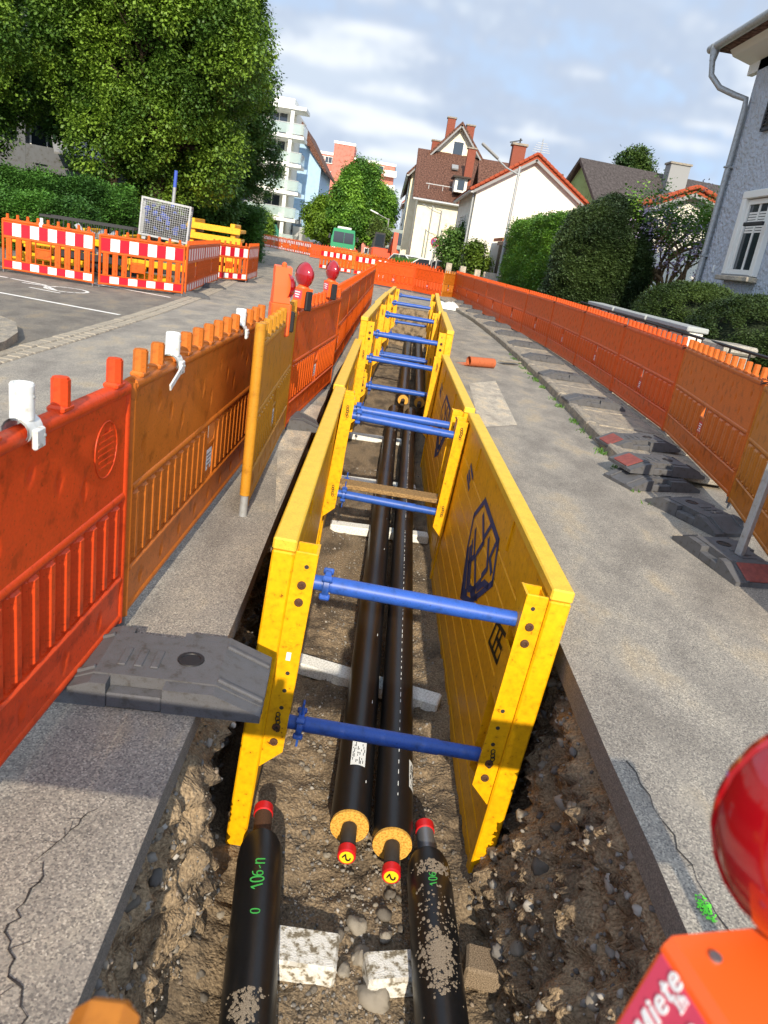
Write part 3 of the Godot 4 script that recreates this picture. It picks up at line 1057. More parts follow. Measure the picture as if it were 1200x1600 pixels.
func make_pipes() -> void:
	var runs := [
		["left", [Vector3(0.245, -1.205, -3.22), Vector3(0.36, -1.2, -7.6), Vector3(0.47, -1.2, -11.3), Vector3(0.57, -1.18, -14.2)], "left pipe of the black pair in the trench, its yellow foam ring showing"],
		["right", [Vector3(0.475, -1.205, -3.13), Vector3(0.62, -1.2, -7.6), Vector3(0.77, -1.2, -11.4), Vector3(0.90, -1.18, -14.2)], "right pipe of the black pair, with a white dashed line along its top"]]
	for ru in runs:
		var p: Array = ru[1]
		var t := thing("district_heating_pipe", ru[2], "pipe", p[0], 0.0, "black insulated pipes in the trench")
		var loc := []
		for q in p:
			loc.append(q - p[0])
		obj("casing", pipe_run(loc, 0.108), M.pe, t)
		var d: Vector3 = (loc[1] - loc[0]).normalized()
		var bs := Basis.looking_at(d)
		var ring := MB.new()
		ring.xf = Transform3D(bs * Basis(Vector3.RIGHT, PI / 2), -d * 0.012)
		ring.lathe([Vector2(0.104, -0.012), Vector2(0.104, 0.006), Vector2(0.05, 0.008), Vector2(0.04, 0.004)], 28)
		obj("foam_ring", ring, M.foam, t)
		rng.seed = 40
		var por := MB.new()
		for k in 14:
			var a := rng.randf() * TAU
			var rr := rng.randf_range(0.06, 0.095)
			por.blob(-d * 0.018 + bs * Vector3(cos(a) * rr, sin(a) * rr, 0), Vector3(0.007, 0.007, 0.004) * rng.randf_range(0.6, 1.3), 7, 5)
		obj("foam_bubbles", por, M.foam, t).set_meta("kind", "stuff")
		var inner := MB.new()
		inner.tube([Vector3.ZERO, -d * 0.21 + Vector3(0, 0.0, 0)], 0.041, 20)
		obj("steel_pipe", inner, M.black_steel, t)
		var cap := MB.new()
		cap.xf = Transform3D(bs * Basis(Vector3.RIGHT, PI / 2), -d * 0.20)
		cap.lathe([Vector2(0.043, -0.03), Vector2(0.048, -0.026), Vector2(0.048, 0.02), Vector2(0.044, 0.027), Vector2(0.0, 0.027)], 22)
		var co := obj("end_cap", cap, M.red_cap, t)
		var disc := MB.new()
		disc.xf = Transform3D(bs * Basis(Vector3.RIGHT, PI / 2), -d * 0.2275)
		disc.lathe([Vector2(0.037, 0.0), Vector2(0.036, 0.0015), Vector2(0.0, 0.0015)], 22)
		obj("number_disc", disc, M.disc, co)
		text("number", "2", 0.062, Transform3D(bs * Basis(Vector3.BACK, -2.2 if ru[0] == "left" else -2.0), -d * 0.231), M.ink, co, 0.002)
		# printed dashes along the crown
		var dash := MB.new()
		for s in p.size() - 1:
			var a: Vector3 = loc[s]
			var b: Vector3 = loc[s + 1]
			var len := a.distance_to(b)
			var q := 0.25
			while q < len - 0.05:
				var c := a.lerp(b, q / len)
				var l2 := rng.randf_range(0.015, 0.055)
				var offx := 0.008 if ru[0] == "right" else 0.062
				dash.box(c + Vector3(offx, sqrt(0.1082 * 0.1082 - offx * offx) + 0.0003, 0), Vector3(0.004, 0.0015, l2), 0.0, Basis.looking_at((b - a).normalized()))
				q += rng.randf_range(0.05, 0.13) * (1.0 if ru[0] == "right" else 9.0)
		obj("printed_line", dash, M.sticker, t).set_meta("kind", "stuff")
		# label wrapped round the casing
		var lab := MB.new()
		var x0 := -0.35 if ru[0] == "left" else 0.75
		var x1 := 0.45 if ru[0] == "left" else 1.45
		var seg := 9
		lab.xf = Transform3D(bs, d * 0.36)
		lab.grid(seg, 2, func(a, b):
			var an := lerpf(x0, x1, a / float(seg - 1))
			return Vector3(sin(an) * 0.1095, cos(an) * 0.1095, -0.24 * b))
		obj("label", lab, M.sticker, t)
		var pr := MB.new()
		pr.xf = Transform3D(bs, d * 0.36)
		for k in 11:
			for q in rng.randi_range(2, 4):
				var an := lerpf(x0 + 0.06, x1 - 0.06, (k + 0.5) / 11.0)
				var zz := -rng.randf_range(0.02, 0.2)
				pr.box(Vector3(sin(an) * 0.1102, cos(an) * 0.1102, zz), Vector3(0.004, 0.0008, rng.randf_range(0.008, 0.035)), 0.0, Basis(Vector3.BACK, -an))
		obj("label_print", pr, M.ink, t).set_meta("kind", "stuff")
	# the far pair beyond the joint
	for k in 2:
		var x := 0.74 + 0.33 * k
		var t := thing("district_heating_pipe", ["left", "right"][k] + " pipe of the far black pair, its yellow foam ring facing the joint", "pipe", Vector3(x, -1.05, -14.7), 0.0, "black insulated pipes in the trench")
		obj("casing", pipe_run([Vector3.ZERO, Vector3(0.45, 0.0, -11.8)], 0.108), M.pe, t)
		var ring := MB.new()
		ring.xf = Transform3D(Basis(Vector3.RIGHT, PI / 2), Vector3(0, 0, 0.012))
		ring.lathe([Vector2(0.104, -0.012), Vector2(0.104, 0.006), Vector2(0.0, 0.008)], 24)
		obj("foam_ring", ring, M.foam, t)
		obj("steel_pipe", tubem([Vector3.ZERO, Vector3(-0.02, -0.02, 0.25)], 0.041, 16), M.black_steel, t)
	# the two old pipes in the foreground
	for k in 2:
		var a := Vector3(-0.205, -1.24, -3.10) if k == 0 else Vector3(0.665, -1.24, -3.12)
		var b := Vector3(0.06, -1.24, 1.3) if k == 0 else Vector3(0.74, -1.24, 1.3)
		if k == 0:
			b.x = -0.205 + 0.1 * 4.4
		var t := thing("district_heating_pipe", "left thick black pipe in the foreground, green handwritten 106 on it" if k == 0 else "right thick black pipe in the foreground, smeared with dried mud", "pipe", a, 0.0, "old pipe ends in the foreground")
		var d := (b - a).normalized()
		obj("casing", tubem([Vector3.ZERO, d * 0.04, d * 0.09, d * 0.16, b - a], [0.055, 0.088, 0.105, 0.112, 0.112], 30), M.pe, t)
		obj("steel_pipe", tubem([-d * 0.17, d * 0.02], 0.047, 22), M.rust if k == 0 else M.steel, t)
		var bs := Basis.looking_at(d)
		var cap := MB.new()
		cap.xf = Transform3D(bs * Basis(Vector3.RIGHT, -PI / 2), -d * 0.17)
		cap.lathe([Vector2(0.048, -0.04), Vector2(0.052, -0.036), Vector2(0.052, 0.016), Vector2(0.047, 0.022), Vector2(0.0, 0.022)], 22)
		obj("end_cap", cap, M.red_cap, t)
		# mud splashes: thin lumps that follow the round of the casing
		rng.seed = 60 + k
		var mud := MB.new()
		for q in (420 if k == 0 else 1150):
			var along: float
			var an := rng.randf_range(-0.9, 0.9)
			if k == 0:
				along = 0.92 + absf(rng.randfn()) * 0.14
				an = 0.25 + rng.randfn() * 0.3
			else:
				if q < 330:
					along = 0.10 + rng.randf() * 0.13
					an = rng.randfn() * 0.45
				elif q < 420:
					along = rng.randf_range(0.3, 0.6)
				else:
					along = 0.70 + rng.randfn() * 0.07
					an = 0.1 + rng.randfn() * 0.32
			var r := 0.1125 if along > 0.15 else 0.104
			var s := 0.002 + 0.009 * pow(rng.randf(), 2.0)
			mud.xf = Transform3D(bs.rotated(d, an), d * along) * Transform3D(Basis(), Vector3(0, r, 0))
			mud.blob(Vector3.ZERO, Vector3(s, 0.0012, s * rng.randf_range(0.7, 1.6)), 6, 4)
		obj("dried_mud", mud, M.mud, t).set_meta("kind", "stuff")
		# handwriting on the crown
		var hand := "106-n" if k == 0 else "106"
		for c in hand.length():
			var an := 0.06
			var along := 0.42 - c * 0.036 if k == 0 else 0.30 - c * 0.028
			var ra := d * along
			var up := bs.rotated(d, an)
			text("green_writing", hand[c], 0.075 if k == 0 else 0.05, Transform3D(Basis(-d, up.y.cross(-d).normalized(), up.y).rotated(up.y, 0.15 + 0.22 * sin(c * 2.3 + 1.0)).scaled_local(Vector3(1.0, 1.0 + 0.2 * sin(c * 1.7), 1.0)), ra + up.y * 0.1125), M.green_ink, t, 0.0015, false)
		if k == 0:
			var up := bs.rotated(d, 0.05)
			text("green_writing", "0", 0.06, Transform3D(Basis(-d, up.y.cross(-d).normalized(), up.y), d * 0.56 + up.y * 0.1125), M.green_ink, t, 0.0015, false)

func make_supports() -> void:
	var bl := boxm(Vector3.ZERO, Vector3(1.14, 0.10, 0.16), 0.012).mesh()
	var spots := [[Vector3(0.31, -1.37, -4.88), 0.28, "first white foam beam under the pipe pair, nearest the camera"], [Vector3(0.38, -1.37, -8.08), 0.05, "second white foam beam under the pipe pair"], [Vector3(0.30, -1.37, -9.9), 0.05, "white foam beam behind the wooden plank"], [Vector3(0.3, -1.37, -12.5), 0.03, "white foam beam in the third trench box"]]
	for s in spots:
		var o := put("support_beam", bl, M.styro)
		o.position = s[0]
		o.rotation.y = -s[1] if s[1] > 0.2 else s[1]
		tag(o, s[2], "support beam", "white foam beams under the pipes")
	spots = [[Vector3(0.03, -1.365, -2.55), Vector3(0.42, 0.12, 0.2), -0.03, "white concrete block half under the left foreground pipe"], [Vector3(0.49, -1.38, -2.52), Vector3(0.24, 0.12, 0.16), 0.2, "white concrete block beside the right foreground pipe, on its left"], [Vector3(0.95, -1.38, -2.6), Vector3(0.22, 0.12, 0.15), -0.15, "mud-stained white block against the right earth wall"]]
	for s in spots:
		var o := put("concrete_block", boxm(Vector3.ZERO, s[1], 0.012).mesh(), M.block_mud if s[0].x > 0.8 else M.block)
		o.position = s[0]
		o.rotation.y = s[2]
		tag(o, s[3], "block", "white blocks under the old pipes")
	var pl := obj("wooden_plank", boxm(Vector3.ZERO, Vector3(1.02, 0.045, 0.2), 0.006), M.plank)
	pl.position = Vector3(0.375, -0.585, -7.22)
	pl.rotation = Vector3(0.0, -0.02, -0.01)
	tag(pl, "rough wooden plank laid across the lower blue struts", "plank")

# ---------------------------------------------------------------- rubber feet
func make_foot(called: String, red: bool) -> Node3D:
	var t := thing(called, "x", "barrier foot")
	# local x is its length (0.8), z its width (0.42)
	var mb := MB.new()
	var prof := PackedVector2Array([Vector2(-0.40, 0.0), Vector2(0.40, 0.0), Vector2(0.40, 0.03), Vector2(0.22, 0.105), Vector2(-0.22, 0.105), Vector2(-0.40, 0.03)])
	mb.prism(prof, -0.15, 0.15)
	var wide := PackedVector2Array([Vector2(0.04, 0.0), Vector2(0.398, 0.0), Vector2(0.398, 0.028), Vector2(0.22, 0.098), Vector2(0.04, 0.098)])
	mb.prism(wide, 0.15, 0.21)
	mb.prism(wide, -0.21, -0.15)
	var w2 := PackedVector2Array([Vector2(-0.398, 0.0), Vector2(-0.16, 0.0), Vector2(-0.16, 0.098), Vector2(-0.22, 0.098), Vector2(-0.398, 0.028)])
	mb.prism(w2, 0.15, 0.21)
	mb.prism(w2, -0.21, -0.15)
	mb.box(Vector3(-0.06, 0.03, 0.18), Vector3(0.2, 0.06, 0.06), 0.006)
	mb.box(Vector3(-0.06, 0.03, -0.18), Vector3(0.2, 0.06, 0.06), 0.006)
	obj("body", mb, M.rubber, t)
	for x in [0.1]:
		var ring := MB.new()
		ring.xf = Transform3D(Basis(), Vector3(x, 0.104, 0))
		ring.lathe([Vector2(0.052, 0.0), Vector2(0.050, 0.006), Vector2(0.038, 0.006), Vector2(0.036, 0.002), Vector2(0.0, 0.002)], 16)
		obj("socket_ring", ring, M.rubber_black, t)
	var rib := MB.new()
	for z in [-0.12, 0.12]:
		rib.box(Vector3(0.31, 0.072, z), Vector3(0.19, 0.014, 0.02), 0.004, Basis(Vector3.BACK, -0.395))
		rib.box(Vector3(-0.31, 0.072, z), Vector3(0.19, 0.014, 0.02), 0.004, Basis(Vector3.BACK, 0.395))
	for x in [-0.14, -0.08, -0.02]:
		rib.box(Vector3(x, 0.108, 0.03), Vector3(0.03, 0.008, 0.12), 0.003)
	obj("grip_rib", rib, M.rubber, t)
	if red:
		var e := MB.new()
		e.box(Vector3(-0.315, 0.071, 0), Vector3(0.17, 0.012, 0.26), 0.004, Basis(Vector3.BACK, 0.395))
		obj("red_end", e, M.rubber_red, t)
	return t

func make_feet() -> void:
	var plain := make_foot("rubber_ballast", false)
	plain.position = Vector3(-0.62, 0.0, -2.53)
	plain.rotation = Vector3(0, 0.04, 0)
	tag(plain, "large grey rubber barrier foot overhanging the left edge of the trench", "barrier foot", "rubber feet of the barriers")
	var red := make_foot("rubber_ballast", true)
	red.position = Vector3(2.68, 0.0, -4.85)
	red.rotation = Vector3(0, 0.55 + PI, 0)
	tag(red, "red-ended rubber foot that holds the grey steel post", "barrier foot", "rubber feet of the barriers")
	red.rotation.y = 1.74
	var g := "rubber feet of the barriers"
	var list := [
		[plain, Vector3(2.86, 0.0, -5.85), 1.98, "plain black rubber foot between the red-ended foot and the stacked pair", 0.0],
		[plain, Vector3(2.78, 0.0, -6.75), 0.35, "lower rubber foot of the stacked pair on the right", 0.0],
		[red, Vector3(2.84, 0.115, -6.9), 0.22, "upper rubber foot of the stacked pair, its reddish end facing the trench", 0.0],
		[red, Vector3(3.02, 0.09, -8.0), 0.15, "tilted rubber foot with a red end hanging over the kerb", 0.08],
		[plain, Vector3(-0.80, 0.0, -6.95), 0.2, "worn black rubber foot below the yellow end of the left barrier", 0.0],
		[plain, Vector3(-0.86, 0.0, -9.2), 0.1, "dark rubber foot under the third left barrier panel", 0.0],
		[plain, Vector3(-0.88, 0.0, -12.0), 0.1, "dark rubber foot farther along the left barrier", 0.0],
		[plain, Vector3(-4.25, 0.0, -17.7), 0.3, "flat rubber foot at the corner of the red and white barrier", 0.0],
		[plain, Vector3(-4.55, 0.0, -20.9), 0.9, "rubber foot under the bent side of the red and white barrier", 0.0],
		[plain, Vector3(-4.45, 0.0, -25.3), 0.9, "rubber foot under the far end of the red and white barrier", 0.0]]
	for k in 10:
		list.append([plain, Vector3(3.14 + 0.30 * sin(minf(1.0, k / 6.0) * 2.2), 0.10, -10.35 - 2.3 * k), 0.03, "black rubber foot lying across the footway slabs, %s behind the red one over the kerb" % ORD[k], 0.0])
	for l in list:
		var o := copy_of(l[0], "rubber_ballast", l[3], "barrier foot", l[1], l[2], g)
		o.rotation.z = l[4]

# ---------------------------------------------------------------- barrier panels
var panels := {}

func dimpled(mb: MB, x0: float, x1: float, y0: float, y1: float, z: float, dim: Array, side: float) -> void:
	var nx := int((x1 - x0) / 0.016) + 1
	var ny := int((y1 - y0) / 0.022) + 1
	mb.grid(nx, ny, func(a, b):
		var x := lerpf(x0, x1, a / float(nx - 1))
		var y := lerpf(y0, y1, b / float(ny - 1))
		var d := 0.0
		for q in dim:
			var r := pow((x - q.x) / 0.017, 2) + pow((y - q.y) / 0.03, 2)
			if r < 1.6:
				d = maxf(d, smoothstep(1.5, 0.4, r))
		return Vector3(x if side > 0 else x0 + x1 - x, y, side * (z - 0.010 * d)))

# local: x from 0 to length, y up from the street, z through the panel
func make_panel(length: float, style: String, pegs := 13) -> Node3D:
	var t := thing("safety_barrier", "x", "barrier")
	var m: Material = M["fence_" + style]
	var striped := style == "traffic"
	var fr := MB.new()
	for x in [0.026, length - 0.026]:
		fr.tube([Vector3(x, 0.06, 0), Vector3(x, 1.07, 0)], 0.026, 10)
	fr.tube([Vector3(0.03, 1.06, 0), Vector3(length - 0.03, 1.06, 0)], 0.03, 10)
	fr.tube([Vector3(0.03, 0.085, 0), Vector3(length - 0.03, 0.085, 0)], 0.024, 10)
	obj("frame", fr, m, t)
	var y1 := 1.045
	var ym := 0.63
	var yb := 0.27
	if striped:
		ym = 0.72
		yb = 0.26
	var rl := MB.new()
	rl.tube([Vector3(0.05, ym, 0), Vector3(length - 0.05, ym, 0)], 0.025, 8)
	rl.box(Vector3(length / 2, yb, 0), Vector3(length - 0.08, 0.025, 0.05), 0.008)
	obj("rail", rl, m, t)
	var dim := []
	var k := 0
	var x := 0.16
	while x < length - 0.12:
		dim.append(Vector2(x, 0.77 + 0.085 * (k * 2 % 3)))
		x += 0.19 if length > 2.4 else 0.22
		k += 1
	var bd := MB.new()
	if striped:
		bd.box(Vector3(length / 2, (ym + y1) / 2, 0), Vector3(length - 0.08, y1 - ym, 0.022))
	else:
		for s in [1.0, -1.0]:
			dimpled(bd, 0.04, length - 0.04, ym, y1, 0.016, dim, s)
	obj("top_board", bd, m, t)
	dim = []
	x = 0.2
	while x < length - 0.15:
		dim.append(Vector2(x, 0.175))
		x += 0.3
	bd = MB.new()
	if striped:
		bd.box(Vector3(length / 2, (0.09 + yb) / 2, 0), Vector3(length - 0.08, yb - 0.09, 0.022))
	else:
		for s in [1.0, -1.0]:
			dimpled(bd, 0.04, length - 0.04, 0.09, yb, 0.016, dim, s)
	obj("bottom_board", bd, m, t)
	var fine := style in ["red_orange", "brown_orange", "yellow", "orange"]
	var n := int(round((length - 0.1) / (0.112 if fine else 0.205 if not striped else 0.2)))
	var w := (length - 0.1) / n
	var mid := n / 2
	var sl := MB.new()
	var h := ym - yb - 0.02
	if striped:
		sl.box(Vector3.ZERO, Vector3(w * 0.58, h, 0.04), 0.006)
		sl.box(Vector3(0, 0, 0), Vector3(w * 0.2, h - 0.02, 0.056), 0.008)
	elif fine:
		sl.box(Vector3.ZERO, Vector3(w - 0.014, h, 0.018), 0.004)
		sl.box(Vector3(0.004, 0, 0), Vector3(w * 0.52, h - 0.02, 0.046), 0.015)
		sl.box(Vector3(-w * 0.34, 0, 0), Vector3(w * 0.12, h - 0.03, 0.03), 0.006)
	else:
		sl.box(Vector3.ZERO, Vector3(w - 0.016, h, 0.018), 0.005)
		sl.box(Vector3(w * 0.05, 0, 0), Vector3(w * 0.66, h - 0.02, 0.05), 0.018)
		sl.box(Vector3(w * 0.05, 0, 0), Vector3(w * 0.2, h - 0.05, 0.058), 0.012)
		sl.box(Vector3(-w * 0.34, 0, 0), Vector3(w * 0.12, h - 0.02, 0.034), 0.01)
		sl.box(Vector3(-w * 0.36, -h * 0.5 + 0.014, 0), Vector3(w * 0.16, 0.026, 0.05), 0.01)
	var slm := sl.mesh()
	for q in n:
		if q == mid or ((striped or fine) and q == mid - 1):
			continue
		var o := put("slat", slm, m, t)
		o.position = Vector3(0.05 + w * (q + 0.5), (ym + yb) / 2, 0)
	var xc := 0.05 + w * ((mid + 0.5) if not striped and not fine else float(mid))
	var ww := w * 1.7 if striped else w * 1.9 if fine else w
	var lb := MB.new()
	for s in [-1.0, 1.0]:
		lb.box(Vector3(xc + s * (ww / 2 - 0.016), (ym + yb) / 2, 0), Vector3(0.02, h, 0.036), 0.004)
	lb.box(Vector3(xc, ym - 0.14, 0), Vector3(ww - 0.03, 0.025, 0.036), 0.004)
	lb.box(Vector3(xc, ym - 0.14 - (h - 0.14) * 0.36, 0), Vector3(ww - 0.05, (h - 0.14) * 0.6, 0.018), 0.003)
	lb.box(Vector3(xc, yb + 0.05, 0), Vector3(0.03, 0.09, 0.03), 0.003)
	obj("label_block", lb, m, t)
	if not striped:
		for s in [1.0, -1.0]:
			var st := MB.new()
			st.box(Vector3(xc, ym - 0.235, s * 0.0105), Vector3(ww * 0.62, 0.12, 0.003))
			var so := obj("sticker", st, M.film_red if style in ["right", "amber", "bright", "ochre"] else M.sticker, t)
			var pr := MB.new()
			for q in 4:
				pr.box(Vector3(xc - ww * 0.03 + 0.01 * (q % 2), ym - 0.2 - q * 0.023, s * 0.0128), Vector3(ww * (0.42 - 0.05 * (q % 3)), 0.010, 0.002))
			obj("sticker_print", pr, M.sticker if style in ["right", "amber", "bright", "ochre"] else M.trim_grey, so)
	else:
		var sw := 0.19
		var c := int(round((length - 0.08) / sw))
		sw = (length - 0.08) / c
		for q in c:
			for row in 2:
				var yy: float = (ym + y1) / 2 if row == 0 else (0.09 + yb) / 2
				var hh: float = (y1 - ym - 0.07) if row == 0 else (yb - 0.115)
				obj("red_stripe" if q % 2 == 0 else "white_stripe", boxm(Vector3(0.04 + sw * (q + 0.5), yy, 0), Vector3(sw - 0.002, hh, 0.028), 0.002), M.film_red if q % 2 == 0 else M.film_white, t)
	var pg := MB.new()
	var poly := PackedVector2Array()
	for q in 8:
		poly.append(Vector2(cos(PI / 8 + q * PI / 4), sin(PI / 8 + q * PI / 4)) * 0.029)
	pg.xf = Transform3D(Basis(Vector3.RIGHT, -PI / 2), Vector3.ZERO)
	pg.prism(poly, 0.0, 0.094)
	for q in 8:
		poly[q] *= 0.86
	pg.prism(poly, 0.09, 0.1)
	pg.xf = Transform3D()
	pg.box(Vector3(0, 0.004, 0), Vector3(0.085, 0.025, 0.056), 0.008)
	var pm := pg.mesh()
	for q in pegs:
		var o := put("peg", pm, m, t)
		o.position = Vector3(0.13 + (length - 0.26) * q / (pegs - 1.0), 1.085, 0)
	var pin := MB.new()
	for xx in [0.026, length - 0.026]:
		pin.tube([Vector3(xx, 0.0, 0), Vector3(xx, 0.08, 0)], 0.018, 8)
	obj("steel_pin", pin, M.steel, t)
	return t

func place_panel(a: Vector2, b: Vector2, style: String, label: String, group: String, y := 0.0) -> Node3D:
	var length := snappedf(a.distance_to(b), 0.05)
	var key := "%s_%.2f" % [style, length]
	var o: Node3D
	var d := (b - a).normalized()
	if not panels.has(key):
		o = make_panel(length, style, maxi(4, int(round(length / (0.4 if style == "red_orange" else 0.215)))))
		panels[key] = o
		tag(o, label, "barrier", group)
		o.position = Vector3(a.x, y, a.y)
		o.rotation.y = atan2(-d.y, d.x)
	else:
		o = copy_of(panels[key], "safety_barrier", label, "barrier", Vector3(a.x, y, a.y), atan2(-d.y, d.x), group)
	return o

func walk(a: Vector2, towards: Vector2, length: float) -> Vector2:
	return a + (towards - a).normalized() * length

func make_barriers() -> void:
	var g := "orange barrier panels along the left edge of the trench"
	var p1 := place_panel(Vector2(-1.02, 0.0), Vector2(-0.905, -2.84), "red_orange", "nearest left barrier panel, bright red-orange plastic with the round raised mark", g)
	# the pegs that the photograph lacks, and the round moulded mark
	for q in [1, 2, 4, 5, 7, 8]:
		var pg := p1.get_node_or_null("peg_%03d" % q) if false else null
		if pg:
			pg.free()
	var mk := MB.new()
	var el := []
	for q in 25:
		el.append(Vector3(2.62 + cos(TAU * q / 24) * 0.1, 0.87 + sin(TAU * q / 24) * 0.105, 0.0165))
	mk.tube(el, 0.0035, 5, false)
	for q in 6:
		mk.box(Vector3(2.62, 0.93 - q * 0.024, 0.017), Vector3(0.15 - 0.014 * absf(q - 2.5), 0.006, 0.004))
	obj("moulded_mark", mk, M.fence_red_orange, p1)
	place_panel(Vector2(-0.905, -2.86), Vector2(-0.83, -5.7), "brown_orange", "second left barrier panel, faded brown-orange, next to the red-orange one", g)
	var p3 := place_panel(Vector2(-0.655, -4.42), Vector2(-0.70, -6.57), "yellow", "angled yellow-ochre barrier panel with its end post standing on the pavement", g)
	var post := MB.new()
	post.tube([Vector3(0, 0.14, 0), Vector3(0, 1.19, 0)], 0.032, 12)
	obj("end_post", post, M.fence_yellow, p3)
	obj("post_tip", tubem([Vector3(0, 0.0, 0), Vector3(0, 0.15, 0)], 0.025, 12), M.zinc, p3)
	var a := Vector2(-0.70, -6.6)
	var b := walk(a, Vector2(-0.47, -9.2), 2.6)
	place_panel(a, b, "orange", "orange left barrier panel that carries the second red lamp", g)
	a = b + Vector2(-0.07, -0.05)
	for k in 5:
		b = walk(a, Vector2(-0.28, -23.0), 2.85)
		place_panel(a, b, "orange", "orange left barrier panel, %s after the panel with the second lamp" % ORD[k], g)
		a = b + Vector2(0, -0.02)
	obj("end_post", tubem([Vector3(2.86, 0.0, 0), Vector3(2.86, 1.22, 0)], 0.032, 10), M.fence_yellow, get_node("safety_barrier_008"))
	# right-hand row
	g = "orange barrier panels along the right-hand footway"
	a = Vector2(2.62, -3.45)
	b = walk(a, Vector2(3.3, -6.3), 2.85)
	place_panel(a, b, "amber", "yellow-orange barrier panel behind the grey steel post, nearest on the right", g, 0.03)
	var way := [Vector2(3.72, -9.2), Vector2(3.86, -12.0), Vector2(3.95, -14.9), Vector2(3.97, -17.8), Vector2(3.86, -20.7), Vector2(3.68, -23.6), Vector2(3.52, -26.5), Vector2(3.4, -29.4), Vector2(3.28, -32.2), Vector2(3.2, -35.0)]
	for k in way.size():
		a = b + (way[k] - b).normalized() * 0.02
		b = walk(a, way[k], 2.85)
		place_panel(a, b, "ochre" if k == 0 else "right", "amber barrier panel on the right, next after the one behind the steel post" if k == 0 else "red-orange barrier panel of the right-hand row, %s beyond the amber one" % ORD[k - 1], g, 0.06)
		if k < 5:
			var wr := MB.new()
			var dd = (way[k] - a).normalized()
			for q in 3:
				var tor := []
				for s in 11:
					tor.append(Vector3(a.x + dd.x * cos(TAU * s / 10) * 0.08, 1.12 + q * 0.014 + sin(s * 1.3 + q) * 0.012, a.y + dd.y * cos(TAU * s / 10) * 0.08) + Vector3(-dd.y, 0, dd.x) * sin(TAU * s / 10) * 0.042)
				wr.tube(tor, 0.0035, 5, false)
			var w := obj("binding_wire", wr, M.chain)
			tag(w, "rusty wire loop binding two right-hand barrier panels, %s along the row" % ORD[k], "wire", "binding wires on the barriers")
	# rows across the street at the end of the trench
	g = "barrier panels across the far end of the trench"
	place_panel(Vector2(-0.45, -36.4), Vector2(1.4, -35.7), "bright", "bright orange barrier panel across the trench end, the left one", g)
	place_panel(Vector2(1.42, -35.6), Vector2(2.6, -34.1), "bright", "bright orange barrier panel across the trench end, the right one", g)
	place_panel(Vector2(2.62, -34.0), Vector2(3.2, -34.9), "amber", "short amber barrier panel closing the corner with the right-hand row", g)
	var far := [[Vector2(1.0, -48.0), Vector2(3.0, -46.5)], [Vector2(3.05, -46.4), Vector2(4.2, -43.0)], [Vector2(-0.9, -50.0), Vector2(0.9, -48.1)], [Vector2(0.2, -43.0), Vector2(2.2, -41.6)], [Vector2(2.3, -41.5), Vector2(3.9, -39.8)]]
	for k in far.size():
		place_panel(far[k][0], walk(far[k][0], far[k][1], 2.2), "right", "orange barrier panel beyond the cross barrier, %s from the excavator" % ORD[k], "distant orange barrier panels")
	# red and white rows on the left
	g = "red and white barrier panels on the left"
	var rw := [[Vector2(-10.1, -16.9), Vector2(-8.1, -16.75)], [Vector2(-8.05, -16.75), Vector2(-6.06, -16.6)], [Vector2(-5.98, -16.62), Vector2(-4.38, -17.45)], [Vector2(-4.36, -17.5), Vector2(-4.62, -20.3)], [Vector2(-4.64, -20.35), Vector2(-4.85, -23.2)], [Vector2(-5.2, -23.6), Vector2(-4.3, -24.9)], [Vector2(-4.3, -24.95), Vector2(-4.45, -27.8)]]
	var rl := ["red and white barrier panel at the far left edge, leaving the picture", "red and white barrier panel in front of the low hedge", "red and white barrier panel in front of the wire mesh crate", "dull red and white panel turning the corner away from the street line", "second dull red and white panel behind the corner", "red and white panel below the end of the yellow plates", "farthest panel of the left red and white enclosure"]
	for k in rw.size():
		place_panel(rw[k][0], rw[k][1], "traffic", rl[k], g)
	for k in 8:
		var s := Vector2(-14.6, -84.6) + Vector2(1.75, 3.1) * k * 0.58
		place_panel(s, walk(s, s + Vector2(1.75, 3.1) , 2.0), "traffic", "tiny red and white barrier panel before the flats, %s from the left" % ORD[k], "far red and white barrier panels")
	for k in 2:
		var s := Vector2(-3.75 + 2.05 * k, -45.5 + 0.7 * k)
		place_panel(s, walk(s, s + Vector2(2.0, 0.7), 2.0), "traffic", "red and white barrier panel in front of the green truck, %s one" % ["left", "right"][k], "red and white panels in mid street")
	for k in 3:
		var s := Vector2(-6.3 + k * 0.9, -66.0 - 2.2 * k)
		place_panel(s, walk(s, s + Vector2(2.0, -0.4), 2.0), "bright", "small orange barrier panel far up the street before the white van, %s from the left" % ORD[k], "far orange panels by the van")
	for k in 3:
		var s := Vector2(-3.4 + k * 0.4, -53.0 - 1.9 * k)
		place_panel(s, walk(s, s + Vector2(2.0, 0.3), 2.0), "amber", "amber barrier panel in front of the excavator, %s of the group" % ORD[k], "amber panels by the excavator")
	# the barrier the photographer leans over
	var nb := thing("plank_barrier", "plank barrier across the near end of the trench, one amber peg at the lower edge", "barrier", Vector3(0, 0, -0.33))
	for q in 12:
		obj("red_stripe" if q % 2 else "white_stripe", boxm(Vector3(-1.15 + 0.21 * q, 0.955, 0), Vector3(0.208, 0.24, 0.03), 0.003), M.film_red if q % 2 else M.film_white, nb)
	obj("top_rail", tubem([Vector3(-1.28, 1.085, 0), Vector3(1.28, 1.085, 0)], 0.02, 10), M.fence_amber, nb)
	for xx in [-1.25, 1.25]:
		obj("post", boxm(Vector3(xx, 0.55, 0), Vector3(0.05, 1.1, 0.05), 0.01), M.fence_amber, nb)
		obj("foot", boxm(Vector3(xx, 0.05, 0), Vector3(0.3, 0.1, 0.5), 0.03), M.rubber, nb)
	obj("peg", boxm(Vector3(-0.128, 1.098, -0.07), Vector3(0.05, 0.07, 0.05), 0.012), M.fence_amber, nb)
